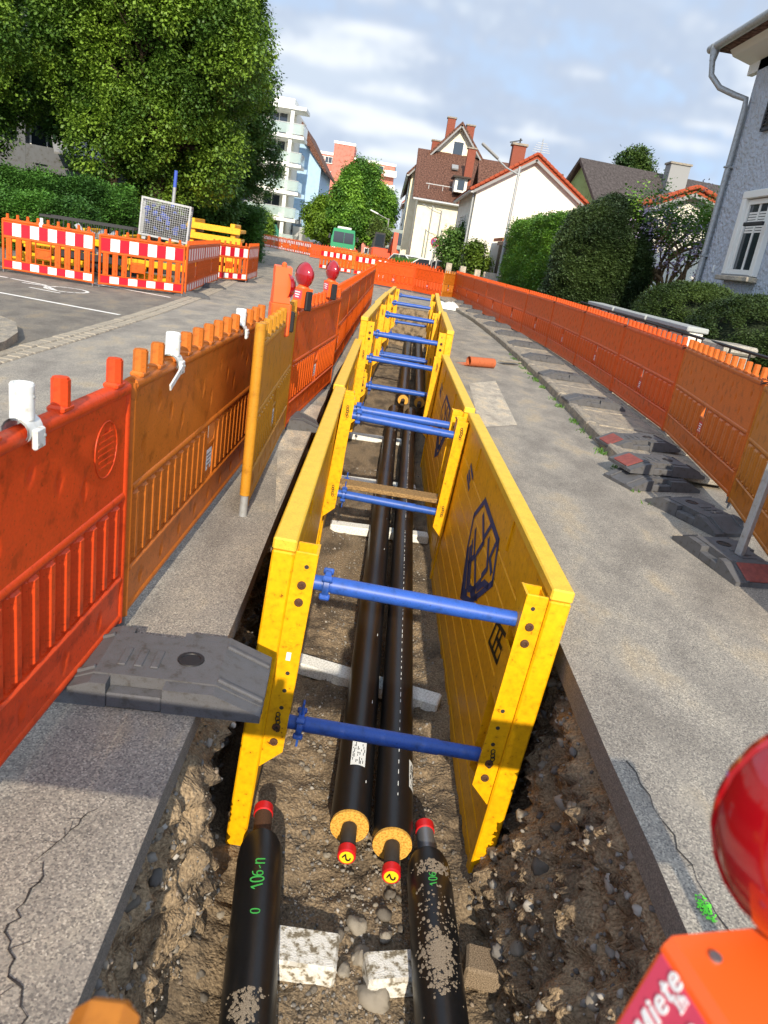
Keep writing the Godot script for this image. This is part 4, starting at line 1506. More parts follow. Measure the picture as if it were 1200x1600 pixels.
	obj("peg_arm", boxm(Vector3(-0.135, 1.085, -0.04), Vector3(0.05, 0.03, 0.1), 0.008), M.fence_amber, nb)
	# grey post beside the nearest right panel
	var gp := thing("steel_post", "slim grey steel post stuck into the nearest red-ended rubber foot", "post", Vector3(2.69, 0.10, -4.76))
	obj("shaft", boxm(Vector3(0, 0.6, 0), Vector3(0.055, 1.2, 0.055), 0.01), M.zinc, gp)
	obj("tip", boxm(Vector3(0, -0.02, 0), Vector3(0.045, 0.06, 0.045), 0.004), M.steel, gp)
	gp.rotation = Vector3(0.02, 0.4, -0.02)

func clamp_holder(called: String, label: String, at: Vector3, turn: float, strap: bool) -> void:
	var t := thing(called, label, "lamp holder", at, turn, "white lamp holders clipped on the left barrier")
	obj("socket", tubem([Vector3(0, 0.03, 0), Vector3(0, 0.125, 0)], 0.033, 18), M.white_plastic, t)
	var m := MB.new()
	m.xf = Transform3D(Basis(), Vector3(0, 0.125, 0))
	m.lathe([Vector2(0.033, 0), Vector2(0.030, 0.006), Vector2(0.022, 0.006), Vector2(0.02, -0.02), Vector2(0.0, -0.02)], 18)
	obj("socket_rim", m, M.white_plastic, t)
	m = MB.new()
	m.grid(11, 2, func(a, b):
		var an := lerpf(-2.2, 2.2, a / 10.0)
		return Vector3((b - 0.5) * -0.085, cos(an) * 0.04, sin(an) * 0.04))
	m.grid(11, 2, func(a, b):
		var an := lerpf(2.2, -2.2, a / 10.0)
		return Vector3((b - 0.5) * -0.085, cos(an) * 0.034, sin(an) * 0.034))
	m.box(Vector3(0, -0.02, 0.046), Vector3(0.06, 0.06, 0.016), 0.005)
	obj("saddle", m, M.white_plastic, t)
	m = MB.new()
	for q in [Vector3(0.0, 0.095, 0.033), Vector3(0.02, -0.015, 0.055), Vector3(-0.02, -0.035, 0.055)]:
		m.blob(q, Vector3(0.006, 0.006, 0.004), 8, 5)
	obj("rivet", m, M.trim_grey, t)
	if strap:
		m = MB.new()
		m.box(Vector3(-0.12, -0.045, 0.055), Vector3(0.2, 0.03, 0.008), 0.003, Basis(Vector3.BACK, 0.3))
		obj("clip_bar", m, M.white_plastic, t)

func warning_lamp(label: String, at: Vector3, turn: float, near := false) -> Node3D:
	# local: lens disc faces +z, y = 0 at the bottom of the body
	var t := thing("warning_lamp", label, "warning lamp", at, turn, "orange warning lamps with round red lenses")
	var poly := PackedVector2Array([Vector2(-0.06, 0), Vector2(0.06, 0), Vector2(0.075, 0.16), Vector2(-0.075, 0.16)])
	var b := MB.new()
	b.prism(poly, -0.05, 0.05)
	obj("body", b, M.lamp_orange, t)
	var l := MB.new()
	var c := Vector3(0, 0.265, 0.0)
	l.xf = Transform3D(Basis(Vector3.RIGHT, PI / 2), c)
	l.lathe([Vector2(0.0, -0.062), Vector2(0.04, -0.058), Vector2(0.075, -0.045), Vector2(0.098, -0.022), Vector2(0.104, -0.004)], 28, false)
	l.lathe([Vector2(0.104, 0.004), Vector2(0.098, 0.022), Vector2(0.075, 0.045), Vector2(0.04, 0.058), Vector2(0.0, 0.062)], 28, false)
	l.lathe([Vector2(0.104, -0.005), Vector2(0.107, -0.003), Vector2(0.107, 0.003), Vector2(0.104, 0.005)], 28)
	obj("lens", l, M.lens, t)
	var col := MB.new()
	col.xf = Transform3D(Basis(), Vector3(0, 0.158, 0))
	col.lathe([Vector2(0.055, 0), Vector2(0.05, 0.012), Vector2(0.035, 0.03), Vector2(0.03, 0.03)], 16)
	obj("collar", col, M.lamp_orange, t)
	obj("bracket", boxm(Vector3(0.078, 0.06, -0.01), Vector3(0.035, 0.16, 0.06), 0.008), M.rubber_black, t)
	if not near:
		obj("sticker", boxm(Vector3(0, 0.105, 0.0505), Vector3(0.11, 0.07, 0.003)), M.lamp_pink, t)
		var pr := MB.new()
		for q in 3:
			pr.box(Vector3(-0.005, 0.125 - q * 0.02, 0.0525), Vector3(0.08 - 0.015 * q, 0.009, 0.002))
		obj("sticker_print", pr, M.sticker, t)
	return t

func make_lamps() -> void:
	clamp_holder("lamp_holder", "white lamp holder clipped on the nearest red-orange panel", Vector3(-0.937, 1.075, -2.05), PI / 2, false)
	clamp_holder("lamp_holder", "white lamp holder at the joint of the red-orange and the brown-orange panel", Vector3(-0.89, 1.075, -3.42), PI / 2, true)
	clamp_holder("lamp_holder", "white lamp holder on the brown-orange panel, close to the yellow panel", Vector3(-0.853, 1.075, -4.88), PI / 2, false)
	clamp_holder("lamp_holder", "small white lamp holder on the red and white barrier by the hedge", Vector3(-7.2, 1.07, -16.7), 0.0, false)
	# the lamp whose tall orange back is turned to the camera
	var t := thing("warning_lamp", "tall orange warning lamp seen from behind, left of the two red lenses", "warning lamp", Vector3(-0.72, 1.03, -5.72), 0.35, "orange warning lamps with round red lenses")
	obj("body", boxm(Vector3(0, 0.06, 0), Vector3(0.15, 0.24, 0.12), 0.012), M.lamp_orange, t)
	obj("reflector", boxm(Vector3(0, 0.135, 0.056), Vector3(0.10, 0.07, 0.004), 0.001), M.lamp_pink, t)
	var back := MB.new()
	back.xf = Transform3D(Basis(Vector3.UP, PI / 2), Vector3(0.0, 0, 0))
	back.prism(PackedVector2Array([Vector2(-0.055, 0.18), Vector2(0.055, 0.18), Vector2(0.045, 0.25), Vector2(0.025, 0.32), Vector2(0.045, 0.40), Vector2(0.03, 0.44), Vector2(-0.03, 0.43), Vector2(-0.045, 0.30)]), -0.068, 0.055)
	obj("housing", back, M.lamp_orange, t)
	obj("housing_ridge", boxm(Vector3(0.0, 0.42, 0.0), Vector3(0.03, 0.09, 0.05), 0.01), M.lamp_orange, t)
	var l := MB.new()
	l.xf = Transform3D(Basis(Vector3.UP, 0.25) * Basis(Vector3.BACK, -PI / 2), Vector3(0.045, 0.30, -0.02))
	l.lathe([Vector2(0.104, -0.03), Vector2(0.098, 0.0), Vector2(0.07, 0.03), Vector2(0.0, 0.045)], 24, false)
	obj("lens", l, M.lens, t)
	obj("bracket", boxm(Vector3(0.085, 0.05, 0.01), Vector3(0.05, 0.15, 0.06), 0.008), M.rubber_black, t)
	warning_lamp("warning_lamp with a glossy red lens right beside the tall orange one".replace("warning_lamp", "warning lamp"), Vector3(-0.655, 1.12, -6.62), -0.85)
	warning_lamp("warning lamp with a red lens farther along the left barrier, seen edge-on", Vector3(-0.53, 1.13, -8.2), -1.1)
	# the lamp next to the camera
	var n := warning_lamp("big out-of-focus warning lamp at the lower right corner", Vector3(0.385, 1.10, -0.405), 0.0, true)
	n.get_node("body").free()
	n.get_node("bracket").free()
	n.get_node("collar").free()
	n.get_node("lens").position = Vector3(0.006, 0.004, 0.0)
	n.get_node("lens").rotation.y = -0.35
	var bm := MB.new()
	bm.prism(PackedVector2Array([Vector2(-0.052, 0), Vector2(0.052, 0), Vector2(0.058, -0.006), Vector2(0.064, -0.24), Vector2(-0.105, -0.24), Vector2(-0.057, -0.008)]), -0.065, 0.065)
	var body := obj("body", bm, M.lamp_orange, n)
	body.position = Vector3(0.339, 1.27, -0.356) - n.position
	body.rotation = Vector3(0.0, 0.23, 0.0)
	var up := Vector3(0.204, 0.979, 0.0)
	var face := Basis(up, Vector3(0, 0, -1), Vector3(-0.979, 0.204, 0.0))
	var on := func(down: float, zz: float) -> Vector3:
		return Vector3(-0.0565, -0.006, 0.0) - up * down + Vector3(-0.979, 0.204, 0.0) * 0.0006 + Vector3(0, 0, zz)
	obj("sticker", boxm(on.call(0.082, -0.012), Vector3(0.15, 0.1, 0.0012), 0.0, face), M.lamp_pink, body)
	text("sticker_text", "Miete", 0.022, Transform3D(face, on.call(0.034, -0.043) + Vector3(-0.0012, 0, 0)), M.sticker, body, 0.001)
	text("sticker_text", "Ha", 0.028, Transform3D(face, on.call(0.030, -0.012) + Vector3(-0.0012, 0, 0)), M.sticker, body, 0.001)
	text("sticker_text", "Ih", 0.012, Transform3D(face, on.call(0.014, -0.030) + Vector3(-0.0012, 0, 0)), M.sticker, body, 0.001)
	var seam := MB.new()
	seam.tube([Vector3(-0.058, -0.014, 0.066), Vector3(-0.058, -0.014, -0.066), Vector3(0.06, -0.014, -0.066), Vector3(0.06, -0.014, 0.066)], 0.0012, 5)
	obj("seam", seam, M.rubber_black, body)
	for q in [Vector3(-0.03, 0.0, -0.045), Vector3(-0.03, 0.0, 0.045)]:
		obj("screw", tubem([q - Vector3(0, 0.002, 0), q + Vector3(0, 0.002, 0)], 0.0045, 10), M.steel, body)
	obj("stopper", tubem([Vector3(0.01, -0.002, 0.02), Vector3(0.01, 0.004, 0.02)], 0.007, 12), M.lamp_orange, body)
	var fl := MB.new()
	fl.xf = Transform3D(Basis(Vector3.RIGHT, PI / 2), Vector3(0, 0.265, 0))
	for sgn in [-1.0, 1.0]:
		for rr in [0.084, 0.066, 0.046]:
			var ringp := []
			for q in 33:
				ringp.append(Vector3(cos(TAU * q / 32) * rr, sgn * (0.062 - 0.062 * pow(rr / 0.104, 2.4)), sin(TAU * q / 32) * rr))
			fl.tube(ringp, 0.0022, 5, false)
	obj("lens_rib", fl, M.lens, n.get_node("lens")).set_meta("kind", "stuff")
	var rv := MB.new()
	rv.blob(Vector3(-0.06, 0.0, 0.05), Vector3(0.006, 0.006, 0.004), 8, 5)
	rv.blob(Vector3(-0.055, -0.04, 0.05), Vector3(0.004, 0.004, 0.003), 8, 5)
	obj("lens_rivet", rv, M.white_plastic, n.get_node("lens"))

# ---------------------------------------------------------------- things on the street
func make_street_things() -> void:
	var t := thing("clay_pipe", "short piece of reddish clay pipe with a jagged end lying on the pavement", "pipe", Vector3(1.88, 0.085, -13.25), 0.45)
	obj("barrel", tubem([Vector3(-0.22, 0, 0), Vector3(0.3, 0, 0)], 0.085, 18, false), M.clay, t)
	obj("bore", tubem([Vector3(0.299, 0, 0), Vector3(-0.219, 0, 0)], 0.07, 18, false), M.clay, t)
	var m := MB.new()
	for s in 6:
		var a := TAU * s / 18 + 2.2
		var a2 := TAU * (s + 1) / 18 + 2.2
		m.tri(Vector3(-0.22, cos(a) * 0.085, sin(a) * 0.085), Vector3(-0.22, cos(a2) * 0.085, sin(a2) * 0.085), Vector3(-0.22 - 0.06 - 0.08 * (s % 3), cos(a) * 0.08, sin(a) * 0.08))
	obj("broken_edge", m, M.clay, t)
	t = thing("wood_offcut", "small weathered board lying against the right-hand kerb", "board", Vector3(2.6, 0.06, -14.3), 0.7)
	obj("board", boxm(Vector3.ZERO, Vector3(0.5, 0.03, 0.16), 0.006), M.concrete_grey, t)
	t = thing("paper_sacks", "crumpled white sheet lying at the far right end of the trench", "sheet", Vector3(2.35, 0.0, -27.5))
	m = MB.new()
	m.grid(14, 14, func(a, b):
		var x = a / 13.0 - 0.5
		var z = b / 13.0 - 0.5
		var edge := 1.0 - pow(maxf(absf(x), absf(z)) * 2.0, 4.0)
		return Vector3(x * 1.1, 0.02 + 0.28 * edge * (0.7 + 0.6 * noise_a.get_noise_2d(x * 60, z * 60)), -z * 0.7))
	obj("sheet", m, M.styro, t)
	# wire mesh crate
	t = thing("mesh_crate", "grey wire mesh crate full of blue fittings on top of the yellow material", "crate", Vector3(-6.1, 1.02, -21.9), 0.18)
	t.rotation.z = -0.06
	var fr := MB.new()
	for x in [-0.62, 0.62]:
		for z in [-0.42, 0.42]:
			fr.box(Vector3(x, 0.48, z), Vector3(0.045, 0.96, 0.045))
		for y in [0.02, 0.94]:
			fr.box(Vector3(x, y, 0), Vector3(0.04, 0.05, 0.86))
	for z in [-0.42, 0.42]:
		for y in [0.02, 0.94]:
			fr.box(Vector3(0, y, z), Vector3(1.26, 0.05, 0.04))
	for x in [-0.5, 0.5]:
		fr.box(Vector3(x, -0.05, 0), Vector3(0.1, 0.1, 0.8))
	obj("frame", fr, M.zinc, t)
	for f in 4:
		var w := MB.new()
		var wide := 1.2 if f < 2 else 0.8
		var n := int(wide / 0.055)
		for q in n + 1:
			w.box(Vector3(-wide / 2 + wide * q / n, 0.48, 0), Vector3(0.008, 0.9, 0.008))
		for q in 17:
			w.box(Vector3(0, 0.04 + q * 0.055, 0), Vector3(wide, 0.008, 0.008))
		var o := obj("mesh_side", w, M.zinc, t)
		o.position = [Vector3(0, 0, 0.42), Vector3(0, 0, -0.42), Vector3(0.62, 0, 0), Vector3(-0.62, 0, 0)][f]
		o.rotation.y = 0.0 if f < 2 else PI / 2
	rng.seed = 90
	m = MB.new()
	for q in 60:
		m.box(Vector3(rng.randf_range(-0.5, 0.5), 0.1 + q * 0.0115, rng.randf_range(-0.3, 0.3)), Vector3(0.2, 0.1, 0.16) * rng.randf_range(0.6, 1.3), 0.01, Basis.from_euler(Vector3(rng.randf() * 3, rng.randf() * 3, rng.randf() * 3)))
	var o2 := obj("dark_fittings", m, M.dark_metal, t)
	m = MB.new()
	for q in 26:
		m.box(Vector3(rng.randf_range(-0.5, 0.5), rng.randf_range(0.2, 0.82), rng.randf_range(0.05, 0.36)), Vector3(0.12, 0.1, 0.1) * rng.randf_range(0.6, 1.3), 0.01, Basis.from_euler(Vector3(rng.randf() * 3, rng.randf() * 3, rng.randf() * 3)))
	obj("blue_fittings", m, M.blue_goods, t)
	# stack of yellow plates
	for k in 5:
		t = thing("trench_plate", "yellow steel trench plate lying flat in the stack behind the barrier, %s from the ground" % ORD[k], "trench plate", Vector3(-5.95, 0.22 + 0.31 * k, -28.0), 0.12 + 0.02 * (k % 2), "stacked yellow trench plates")
		obj("plate", boxm(Vector3(0, 0, 0), Vector3(1.75, 0.12, 3.2), 0.02), M.yellow, t)
		for x in [-0.7, 0.6]:
			obj("beam", boxm(Vector3(x, 0.14, 0), Vector3(0.16, 0.16, 3.1), 0.02), M.yellow, t)
		obj("edge_bar", boxm(Vector3(0, 0.0, 1.63), Vector3(1.73, 0.2, 0.06), 0.01), M.yellow, t)
	t = thing("beam_stack", "heap of yellow steel beams under the mesh crate and behind the striped panels", "beams", Vector3(-6.6, 0, -19.6), 0.1)
	rng.seed = 92
	for k in 22:
		obj("beam", boxm(Vector3(rng.randf_range(-1.6, 1.3), 0.12 + 0.17 * (k % 5), rng.randf_range(-1.4, 1.3)), Vector3(1.5, 0.15, 0.16), 0.015, Basis(Vector3.UP, rng.randf_range(-0.25, 0.25))), M.yellow if k % 3 else M.dark_metal, t)
	for k in 3:
		obj("bearer", boxm(Vector3(-1.2 + 1.1 * k, 0.92, -2.2), Vector3(0.16, 0.14, 1.8), 0.015), M.yellow, t)
	t = thing("wire_container", "low grey wire container behind the red and white panel by the hedge", "container", Vector3(-7.0, 0.3, -18.9), 0.2)
	fr = MB.new()
	for z in [-0.5, 0.5]:
		fr.box(Vector3(0, 0.92, z), Vector3(2.0, 0.05, 0.05))
		for q in 21:
			fr.box(Vector3(-1.0 + 0.1 * q, 0.45, z), Vector3(0.012, 0.92, 0.012))
	for x in [-1.0, 1.0]:
		fr.box(Vector3(x, 0.92, 0), Vector3(0.05, 0.05, 1.0))
	obj("frame", fr, M.dark_metal, t)
	m = MB.new()
	for q in 40:
		m.box(Vector3(rng.randf_range(-0.9, 0.9), rng.randf_range(0.1, 0.8), rng.randf_range(-0.4, 0.4)), Vector3(0.25, 0.12, 0.12), 0.01, Basis.from_euler(Vector3(rng.randf(), rng.randf() * 3, rng.randf())))
	obj("contents", m, M.zinc, t)
	t = thing("blue_pole", "slim blue and white pole standing in front of the trees behind the mesh crate", "pole", Vector3(-7.15, 0, -26.2))
	for q in 6:
		obj("band", tubem([Vector3(0.02 * q, 0.5 * q, 0), Vector3(0.02 * (q + 1), 0.5 * (q + 1), 0)], 0.055, 10), M.blue_goods if q % 2 else M.zinc, t)
	t = thing("concrete_weight", "grey concrete block holding the far striped panels", "block", Vector3(-14.6, 0.0, -83.0))
	obj("block", boxm(Vector3(0, 0.35, 0), Vector3(1.2, 0.7, 1.0), 0.05), M.concrete_grey, t)

# ---------------------------------------------------------------- buildings
# a window on a wall: the parent's local +z is the outside; x, y is the middle of the opening
func window(t: Node3D, xf: Transform3D, w: float, h: float, fm: Material = null, bars := 1, depth := 0.06) -> Node3D:
	var f := MB.new()
	var b := 0.09
	for s in [-1.0, 1.0]:
		f.box(Vector3(s * (w / 2 - b / 2), 0, depth / 2), Vector3(b, h, depth))
		f.box(Vector3(0, s * (h / 2 - b / 2), depth / 2), Vector3(w - 2 * b, b, depth))
	for q in bars:
		f.box(Vector3(-w / 2 + w * (q + 1.0) / (bars + 1.0), 0, depth / 2 - 0.01), Vector3(0.07, h - 2 * b, depth - 0.02))
	var o := obj("window", f, fm if fm else M.trim_white, t)
	o.transform = xf
	obj("pane", boxm(Vector3(0, 0, 0.012), Vector3(w - 2 * b, h - 2 * b, 0.012)), M.glass, o)
	obj("sill", boxm(Vector3(0, -h / 2 - 0.04, 0.07), Vector3(w + 0.16, 0.06, 0.16)), M.trim_grey, o)
	return o

func at_wall(x: float, y: float, z: float, turn := 0.0) -> Transform3D:
	return Transform3D(Basis(Vector3.UP, turn), Vector3(x, y, z))

func chimney(t: Node3D, at: Vector3, s: Vector3, m: Material) -> void:
	var o := obj("chimney", boxm(at, s), m, t)
	obj("cap", boxm(at + Vector3(0, s.y / 2 + 0.05, 0), Vector3(s.x + 0.14, 0.1, s.z + 0.14)), M.concrete_grey, o)

# a gabled house whose gable faces +z: walls from x0 to x1, z0 (front) to z1 (back), eaves at ye, ridge at xr, yr
func gable_house(t: Node3D, x0: float, x1: float, z0: float, z1: float, ye0: float, ye1: float, xr_: float, yr: float, wall: Material, roof: Material, over := 0.35, thick := 0.16) -> void:
	var w := MB.new()
	w.prism(PackedVector2Array([Vector2(x0, -0.2), Vector2(x1, -0.2), Vector2(x1, ye1), Vector2(xr_, yr), Vector2(x0, ye0)]), z1, z0)
	obj("wall", w, wall, t)
	for s in 2:
		var e := Vector2(x0, ye0) if s == 0 else Vector2(x1, ye1)
		var r := Vector2(xr_, yr)
		var d := (e - r).normalized()
		var n := Vector2(-d.y, d.x) if s == 1 else Vector2(d.y, -d.x)
		if n.y < 0:
			n = -n
		var p0 := r + n * 0.01 - d * 0.0
		var p1 := e + d * over + n * 0.01
		var q1 := p1 + n * thick
		var q0 := Vector2(xr_, p0.y + thick / maxf(0.3, n.y))
		var m := MB.new()
		m.prism(PackedVector2Array([p0, p1, q1, q0]), z1 - over, z0 + over)
		var ro := obj("roof", m, roof, t)
		var g := MB.new()
		g.tube([Vector3(p1.x, p1.y, z0 + over), Vector3(p1.x, p1.y, z1 - over)], 0.08, 8)
		obj("gutter", g, M.zinc, ro)
		var bb := MB.new()
		bb.prism(PackedVector2Array([p0 - n * 0.12, p1 - n * 0.12, p1, p0]), z0 + over - 0.04, z0 + over - 0.005)
		obj("bargeboard", bb, M.trim_grey, ro)

func verge_tiles(t: Node3D, a: Vector3, b: Vector3, n: int, m: Material) -> void:
	var d := (b - a) / n
	var mesh := boxm(Vector3.ZERO, Vector3(d.length() * 1.04, 0.13, 0.34), 0.03, Basis(Vector3.BACK, 0.06 * signf(-d.y * d.x)))
	var mm := mesh.mesh()
	var ang := atan2(d.y, d.x)
	for k in n:
		var o := put("verge_tile", mm, m, t)
		o.position = a + d * (k + 0.5)
		o.rotation.z = ang

func make_buildings() -> void:
	# grey rendered house on the right
	var t := thing("grey_house", "blue-grey rendered house at the right edge with a white window and a dark shutter", "house")
	var x = 7.0
	var zc := -17.55
	obj("wall", boxm(Vector3(x + 4.0, 3.3, zc + 4.5), Vector3(8.0, 6.8, 9.0)), M.plaster_grey, t)
	var m := MB.new()
	m.prism(PackedVector2Array([Vector2(0, 0), Vector2(0.22, 0.0), Vector2(0.22, -0.5), Vector2(0.1, -0.5), Vector2(0.1, -0.3), Vector2(-0.30, -0.2), Vector2(-0.42, -0.05)]), -0.5, 9.4)
	var corn := obj("cornice", m, M.trim_white, t)
	corn.position = Vector3(x - 0.10, 6.75, zc)
	m = MB.new()
	m.quad(Vector3(x - 0.75, 6.72, zc + 9.5), Vector3(x + 4, 10.2, zc + 5.2), Vector3(x + 4, 10.2, zc + 4), Vector3(x - 0.75, 6.72, zc - 0.75))
	m.quad(Vector3(x - 0.75, 6.72, zc - 0.75), Vector3(x + 4, 10.2, zc + 4), Vector3(x + 8.7, 6.72, zc - 0.75), Vector3(x + 8.7, 6.72, zc - 0.75))
	m.quad(Vector3(x - 0.75, 6.66, zc + 9.5), Vector3(x - 0.75, 6.66, zc - 0.75), Vector3(x + 8.7, 6.66, zc - 0.75), Vector3(x + 8.7, 6.66, zc + 9.5))
	m.quad(Vector3(x - 0.75, 6.66, zc - 0.75), Vector3(x - 0.75, 6.66, zc + 9.5), Vector3(x - 0.75, 6.74, zc + 9.5), Vector3(x - 0.75, 6.74, zc - 0.75))
	var roof := obj("roof", m, M.tile_brown, t)
	for k in 22:
		for r in 3:
			var o := put("roof_tile", boxm(Vector3.ZERO, Vector3(0.40, 0.03, 0.30), 0.008).mesh() if k + r == 0 else roof.get_child(0).mesh, M.tile_brown, roof)
			o.position = Vector3(x - 0.62 + 0.27 * r, 6.84 + 0.198 * r, zc - 0.5 + 0.31 * k)
			o.rotation.z = 0.58
	var gut := obj("gutter", tubem([Vector3(x - 0.78, 6.70, zc - 0.85), Vector3(x - 0.78, 6.70, zc + 9.5)], 0.085, 12), M.zinc, t)
	obj("downpipe", tubem([Vector3(x - 0.78, 6.66, zc - 0.55), Vector3(x - 0.78, 6.42, zc - 0.55), Vector3(x - 0.74, 6.15, zc - 0.5), Vector3(x - 0.55, 5.92, zc - 0.36), Vector3(x - 0.28, 5.78, zc - 0.12), Vector3(x - 0.10, 5.70, zc + 0.06), Vector3(x - 0.085, 5.5, zc + 0.08), Vector3(x - 0.085, 0.2, zc + 0.08)], 0.06, 12), M.zinc, t)
	obj("outlet", tubem([Vector3(x - 0.78, 6.72, zc - 0.55), Vector3(x - 0.78, 6.42, zc - 0.55)], [0.11, 0.065], 12), M.zinc, t)
	for yy in [2.6, 4.4]:
		obj("pipe_clip", boxm(Vector3(x - 0.08, yy, zc + 0.08), Vector3(0.16, 0.04, 0.15), 0.006), M.zinc, t)
	# white window with a deep surround
	var wx := at_wall(x - 0.0, 2.97, -15.55, -PI / 2)
	var w := window(t, wx, 1.02, 1.40, M.trim_white, 1, 0.05)
	m = MB.new()
	for s in [-1.0, 1.0]:
		m.box(Vector3(s * 0.60, 0.0, 0.06), Vector3(0.17, 1.46, 0.12), 0.01)
	m.box(Vector3(0, 0.79, 0.06), Vector3(1.38, 0.14, 0.13), 0.01)
	obj("surround", m, M.trim_white, w)
	obj("stone_sill", boxm(Vector3(0, -0.79, 0.10), Vector3(1.46, 0.09, 0.22), 0.012), M.concrete_pale, w)
	m = MB.new()
	for k in 8:
		m.box(Vector3(-0.22, 0.45 - k * 0.05, 0.022), Vector3(0.34, 0.035, 0.004))
		m.box(Vector3(0.22, 0.45 - k * 0.05, 0.022), Vector3(0.34, 0.035, 0.004))
	obj("blind", m, M.trim_white, w)
	var sx := at_wall(x, 5.75, -15.05, -PI / 2)
	var w2 := window(t, sx, 1.02, 1.45, M.trim_white, 1, 0.05)
	m = MB.new()
	m.box(Vector3(-0.86, 0.0, 0.05), Vector3(0.06, 1.55, 0.05))
	m.box(Vector3(-1.38, 0.0, 0.05), Vector3(0.06, 1.55, 0.05))
	for k in 24:
		m.box(Vector3(-1.12, -0.73 + k * 0.0635, 0.05), Vector3(0.50, 0.018, 0.055), 0.0, Basis(Vector3.RIGHT, 0.6))
	m.box(Vector3(-1.12, 0.77, 0.05), Vector3(0.58, 0.05, 0.05))
	m.box(Vector3(-1.12, -0.77, 0.05), Vector3(0.58, 0.05, 0.05))
	obj("shutter", m, M.shutter, w2)
	obj("wall_hook", boxm(Vector3(x - 0.02, 2.35, -16.9), Vector3(0.04, 0.16, 0.03), 0.006), M.trim_white, t)
	obj("plinth", boxm(Vector3(x + 3.98, 0.5, zc + 4.5), Vector3(8.06, 1.0, 9.06)), M.plaster_street, t)
	var sb := obj("shutter_stay", boxm(Vector3(x - 0.35, 3.15, -14.9), Vector3(0.06, 0.07, 0.75), 0.01), M.dark_metal, t)
	sb.name = "shutter_stay"

	# white house with the big blank gable
	t = thing("white_house", "white house with a large blank gable, orange tiled roof and brick chimney", "house", Vector3(0, 0, 0))
	gable_house(t, 3.75, 8.8, -38.0, -47.0, 4.95, 4.95, 6.2, 6.55, M.plaster_white, M.tile_red, 0.3)
	verge_tiles(t, Vector3(3.4, 4.83, -37.75), Vector3(6.2, 6.78, -37.75), 14, M.tile_red)
	verge_tiles(t, Vector3(6.2, 6.78, -37.75), Vector3(9.1, 4.95, -37.75), 14, M.tile_red)
	for k in 3:
		window(t, at_wall(3.75, 3.3, -41.0 - 1.1 * k, -PI / 2), 0.8, 1.3, M.trim_white, 0)
	window(t, at_wall(3.75, 1.4, -42.0, -PI / 2), 0.9, 1.2, M.trim_white, 1)
	chimney(t, Vector3(5.6, 6.75, -40.0), Vector3(0.62, 1.0, 0.6), M.brick)
	m = MB.new()
	m.tube([Vector3(6.85, 6.2, -41), Vector3(6.85, 7.9, -41)], 0.025, 6)
	for k in 5:
		m.box(Vector3(6.85, 7.3 + 0.1 * k, -41), Vector3(0.9 - 0.1 * k, 0.02, 0.02))
	obj("aerial", m, M.zinc, t)
	m = MB.new()
	m.box(Vector3(5.4, 7.45, -40), Vector3(0.6, 0.05, 0.05), 0.0, Basis(Vector3.BACK, 0.3))
	m.tube([Vector3(5.6, 7.3, -40), Vector3(5.6, 7.6, -40)], 0.04, 6)
	obj("cowl", m, M.dark_metal, t)
	obj("downpipe", tubem([Vector3(3.65, 4.9, -38.15), Vector3(3.65, 0.2, -38.15)], 0.05, 8), M.zinc, t)
	# lean-to between the white house and the tall hedge
	t = thing("lean_to", "low lean-to with an orange tiled roof leaning on the white gable", "shed")
	m = MB.new()
	m.prism(PackedVector2Array([Vector2(4.9, 2.75), Vector2(9.6, 3.75), Vector2(9.6, 3.9), Vector2(4.9, 2.9)]), -37.6, -34.6)
	obj("roof", m, M.tile_red, t)
	obj("wall", boxm(Vector3(7.3, 1.3, -36.1), Vector3(4.2, 2.8, 2.8)), M.dark_wood, t)
	m = MB.new()
	m.prism(PackedVector2Array([Vector2(4.7, 2.55), Vector2(7.0, 3.04), Vector2(7.0, 3.2), Vector2(4.7, 2.7)]), -34.58, -34.45)
	obj("fascia", m, M.dark_wood, t)
	# second white gable with orange verge tiles
	t = thing("white_garage", "low white gabled building with big orange verge tiles beside the grey house", "garage")
	gable_house(t, 6.6, 13.2, -26.5, -34.0, 3.45, 3.75, 9.55, 4.85, M.plaster_white, M.tile_red, 0.35)
	verge_tiles(t, Vector3(6.3, 3.50, -26.2), Vector3(9.55, 5.05, -26.2), 11, M.tile_red)
	verge_tiles(t, Vector3(9.55, 5.05, -26.2), Vector3(12.9, 4.05, -26.2), 11, M.tile_red)
	# green gabled house with a dark roof
	t = thing("green_house", "green gabled house with a dark slate roof and a grey chimney", "house", Vector3(17.6, -0.2, -47.5), 0.0)
	m = MB.new()
	m.prism(PackedVector2Array([Vector2(-3.9, -0.2), Vector2(3.9, -0.2), Vector2(3.9, 5.2), Vector2(0.0, 8.0), Vector2(-3.9, 5.2)]), -7.5, 7.5)
	var wl := obj("wall", m, M.plaster_green, t)
	wl.rotation.y = -PI / 2 + 0.18
	for s in [-1.0, 1.0]:
		m = MB.new()
		m.prism(PackedVector2Array([Vector2(0, 8.05), Vector2(s * 4.3, 4.96), Vector2(s * 4.3, 5.16), Vector2(0, 8.27)]), -7.8, 7.8)
		var ro := obj("roof", m, M.tile_dark, t)
		ro.rotation.y = -PI / 2 + 0.18
		if s > 0:
			obj("skylight", boxm(Vector3(2.0, 6.9, 3.0), Vector3(1.2, 0.1, 0.9), 0.0, Basis(Vector3.BACK, -0.62)), M.glass, ro)
	chimney(t, Vector3(-2.2, 7.9, 1.6), Vector3(1.1, 1.5, 0.9), M.trim_grey)
	# brown roofed house behind the white one
	t = thing("brown_roofed_house", "house behind the white gable of which only the long brown roof shows", "house", Vector3(8.2, 0, -56.0))
	obj("wall", boxm(Vector3(0.5, 2.4, -3), Vector3(5.6, 5.4, 7.0)), M.plaster_cream, t)
	m = MB.new()
